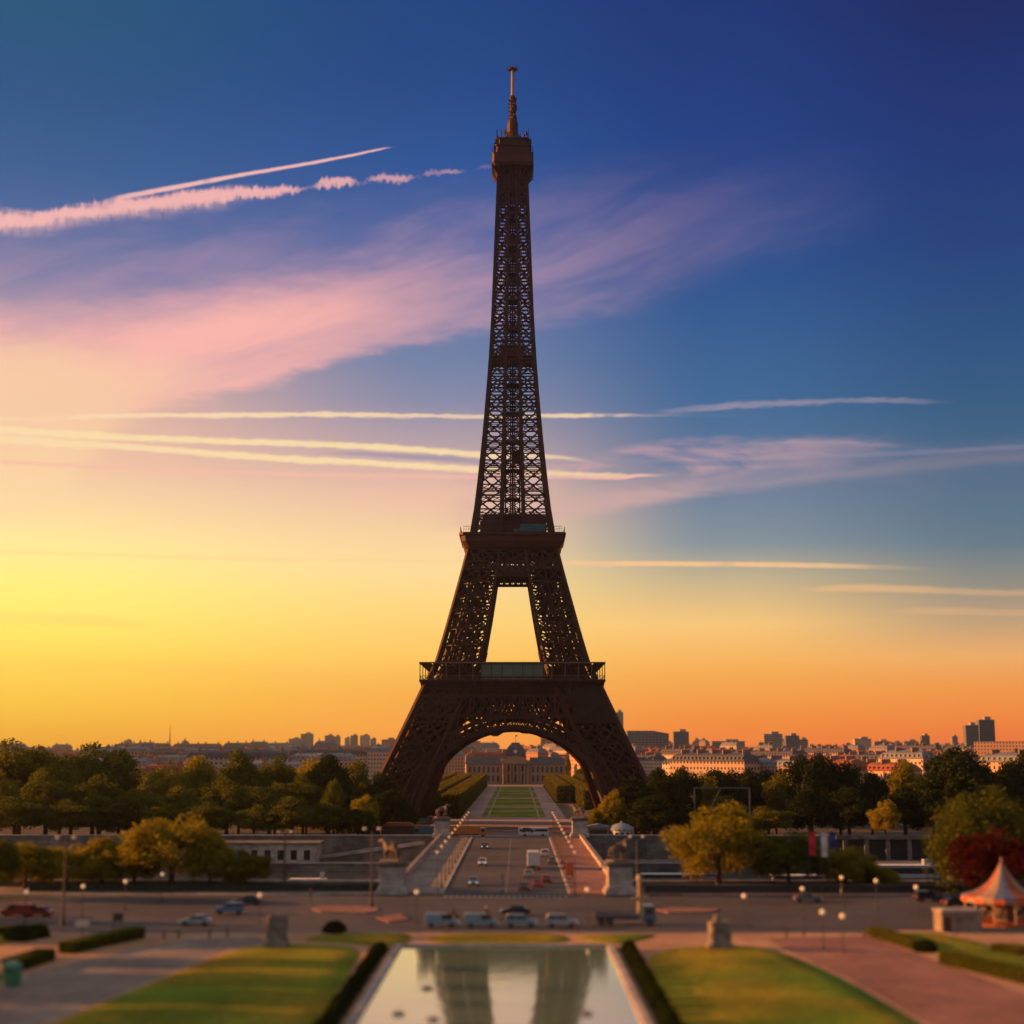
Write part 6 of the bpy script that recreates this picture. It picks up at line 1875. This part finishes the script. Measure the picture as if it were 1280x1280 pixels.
p = at_y(777, 1048, 452)
r = thing('domed_kiosk', 'round white kiosk with shallow grey blue dome near the right far pedestal', 'kiosk', (p.x, 452, gz(452))); r.scale = (.6,) * 3
b = MB(); b.lathe([(5.4, 0), (5.4, 3.6), (0, 3.6)], 20); b.build('wall', M['white_paint'], r)
M['dome_blue'] = mat('dome_blue', (.22, .26, .32), .5, var=.15)
b = MB(); b.lathe([(6.2, 3.5), (6.2, 3.9), (5.2, 5.1), (3.4, 6.2), (1.2, 6.8), (0, 6.9)], 20); rf = b.build('roof', M['dome_blue'], r)
b = MB(); b.lathe([(.5, 6.8), (.5, 7.4), (0, 7.9)], 8); b.build('finial', M['dome_blue'], rf)
for k in range(7):
    t = -math.pi + k * math.pi / 6; b = MB(); b.box((5.42 * math.cos(t), 5.42 * math.sin(t), 1.7), (.1, 1.6, 1.5), t); b.build('window', M['glass'], r)
p = at_y(748, 1048, 452)
r = thing('ticket_tent', 'small pale blue booth left of the domed kiosk', 'booth', (p.x, 453, gz(453)))
b = MB(); b.box((0, 0, 1.4), (6.5, 3, 2.8)); b.build('wall', M['tent_white'], r, bevel=.04)
b = MB(); b.side([(-3.5, 2.8), (3.5, 2.8), (3.2, 3.3), (0, 3.9), (-3.2, 3.3)], -1.8, 1.8); b.build('roof', M['dome_blue'], r)
b = MB(); b.box((0, -1.52, 1.7), (5, .06, 1.1)); b.build('counter', M['metal_dark'], r)
p = at_y(741, 1022, 500)
r = thing('food_stand', 'long stand with orange lit awning below the right tower foot', 'stand', (p.x, 500, gz(500)))
b = MB(); b.box((0, 0, 1.5), (12, 4, 3.0)); b.build('wall', M['wood'], r)
b = MB(); b.side([(-6.5, 3.0), (6.5, 3.0), (6.5, 3.3), (-6.5, 3.3)], -3.4, 2.2); b.build('awning', M['tent_white'], r, bevel=.04)
p = at_y(500, 1040, 468)
r = thing('quay_stall', 'dark reddish stall with pale roof lights left of the blue truck', 'stand', (p.x, 462, gz(462)))
b = MB(); b.box((0, 0, 1.6), (9, 4, 3.2)); b.build('wall', M['wood'], r)
b = MB(); b.side([(-5, 3.2), (5, 3.2), (3.5, 4.2), (-3.5, 4.2)], -2.4, 2.4); b.build('roof', M['tile'], r)
# grey steel frame among the trees
d_ = 455
a, c = at_y(868, 985, d_), at_y(937, 985, d_); zb = gz(d_)
r = thing('steel_frame', 'bare grey steel portal frame standing among the dark trees', 'frame', ((a.x + c.x) / 2, d_, zb)); w = (c.x - a.x) / 2; h = a.z - zb
for s_ in (-1, 1):
    b = MB(); b.beam((s_ * w, 0, 0), (s_ * w, 0, h), .42); b.build('post', M['metal_grey'], r)
b = MB(); b.beam((-w - .2, 0, h), (w + .2, 0, h), .42); b.build('crossbeam', M['metal_grey'], r)
b = MB(); b.beam((-w * .45, 0, h * .55), (-w * .05, 0, h - .2), .3); b.build('brace', M['metal_grey'], r)

# flags
M['f_red'] = mat('f_red', (.62, .03, .05), .7, var=.1); M['f_white'] = mat('f_white', (.70, .62, .56), .7, var=.08); M['f_blue'] = mat('f_blue', (.035, .05, .20), .7, var=.1)
for px, y0, y1, m, lab in ((1015, 1041, 1070, 'f_red', 'hanging red banner flag, leftmost of the three'), (1030, 1041, 1072, 'f_white', 'hanging white banner flag between red and blue'), (1041, 1041, 1062, 'f_blue', 'hanging blue banner flag, rightmost of the three')):
    d_ = 270.6; t_, l_ = at_y(px, y0, d_), at_y(px, y1, d_)
    r = thing('banner_flag', lab, 'flag', (t_.x, d_, .12), 0, 'three banner flags on the near bank')
    b = MB(); b.tube((-.6, .05, 0), (-.6, .05, t_.z + .6), .07, .045, 8); b.tube((-.6, .05, t_.z), (.6, .05, t_.z), .03, .03, 6); b.build('pole', M['metal_grey'], r)
    b = MB(); n = 10
    for i in range(n):
        za, zb_ = t_.z + (l_.z - t_.z) * i / n, t_.z + (l_.z - t_.z) * (i + 1) / n
        ya, yb_ = .12 * math.sin(i * .9), .12 * math.sin((i + 1) * .9)
        for j in range(4):
            x0, x1 = -.55 + j * .275, -.55 + (j + 1) * .275
            b.quad((x0, ya + .05 * math.sin(j * 2), za), (x1, ya + .05 * math.sin(j * 2 + 2), za), (x1, yb_ + .05 * math.sin(j * 2 + 2), zb_), (x0, yb_ + .05 * math.sin(j * 2), zb_))
    b.build('banner', M[m], r)


# ------------------------------------------------------------------ boats
def boat(label, x, y, L, Wd, H, hull, top, rz=0.0):
    r = thing('river_boat', label, 'boat', (x, y, -8), rz, 'boats on the river')
    n = 12; b = MB(); rings = []
    for i in range(n + 1):
        t = i / n; xx = -L / 2 + L * t
        w_ = Wd / 2 * (1 - max(0, (t - .72) / .28) ** 2.2) * (1 if t > .08 else .85)
        sh = .35 * max(0, (t - .7) / .3) ** 2
        rings.append([(xx, -w_ * .75, -.3), (xx, -w_, .7), (xx, -w_, 1.1 + sh), (xx, w_, 1.1 + sh), (xx, w_, .7), (xx, w_ * .75, -.3)])
    vs = [p for q in rings for p in q]
    b.add(vs, [(i * 6 + j, (i + 1) * 6 + j, (i + 1) * 6 + (j + 1) % 6, i * 6 + (j + 1) % 6) for i in range(n) for j in range(6)] + [(0, 1, 2, 3, 4, 5)])
    b.build('hull', hull, r)
    b = MB(); b.side([(-L * .42, 1.1), (L * .28, 1.1), (L * .24, H), (-L * .42, H)], -Wd * .42, Wd * .42); cb = b.build('cabin', top, r, bevel=.06)
    b = MB(); b.side([(-L * .44, H), (L * .29, H), (L * .27, H + .22), (-L * .44, H + .22)], -Wd * .47, Wd * .47); b.build('roof', M['white_paint'], r, bevel=.05)
    for s_ in (-1, 1):
        b = MB(); b.side([(-L * .40, 1.1 + (H - 1.1) * .35), (L * .235, 1.1 + (H - 1.1) * .35), (L * .225, 1.1 + (H - 1.1) * .85), (-L * .40, 1.1 + (H - 1.1) * .85)], s_ * Wd * .42 - .02, s_ * Wd * .42 + .02); b.build('window_band', M['glass'], cb)
    b = MB(); b.box((L * .2, 0, H + .9), (L * .08, Wd * .4, 1.3)); b.build('wheelhouse', M['p_silver'], r, bevel=.05)


p = at(390, 1108, -7); boat('white and blue river boat on the water at left', p.x, p.y, 12, 4, 2.6, M['p_blue'], M['p_white'])
p = at(1130, 1092, -6); boat('long white roofed river boat moored at right', p.x, p.y, 30, 6, 4.0, M['p_dark'], M['p_silver'])
p = at(1230, 1094, -6); boat('second white roofed river boat moored farther right behind the weeping tree', p.x, p.y - 9, 26, 6, 3.6, M['p_dark'], M['p_silver'])
p = at(1005, 1102, -7); boat('low pale boat moored behind the darker bushy tree', p.x, p.y, 18, 4.6, 2.4, M['p_dark'], M['p_silver'])
p = at(850, 1098, -7); boat('low grey barge behind the big golden tree', p.x, p.y, 22, 4.6, 2.0, M['p_dark'], M['p_grey'])

# ------------------------------------------------------------------ air
hz = MB(); hz.box((0, 3300, 155), (9600, 6800, 350))
M['haze'] = bpy.data.materials.new('haze'); M['haze'].use_nodes = True
nt = M['haze'].node_tree; nt.nodes.clear()
out = nt.nodes.new('ShaderNodeOutputMaterial'); pv = nt.nodes.new('ShaderNodeVolumePrincipled')
pv.inputs['Density'].default_value = HAZE
pv.inputs['Color'].default_value = (.86, .80, .78, 1)
pv.inputs['Anisotropy'].default_value = .85
nt.links.new(pv.outputs[0], out.inputs['Volume'])
if HAZE: tag(hz.build('haze', M['haze']), kind='stuff')
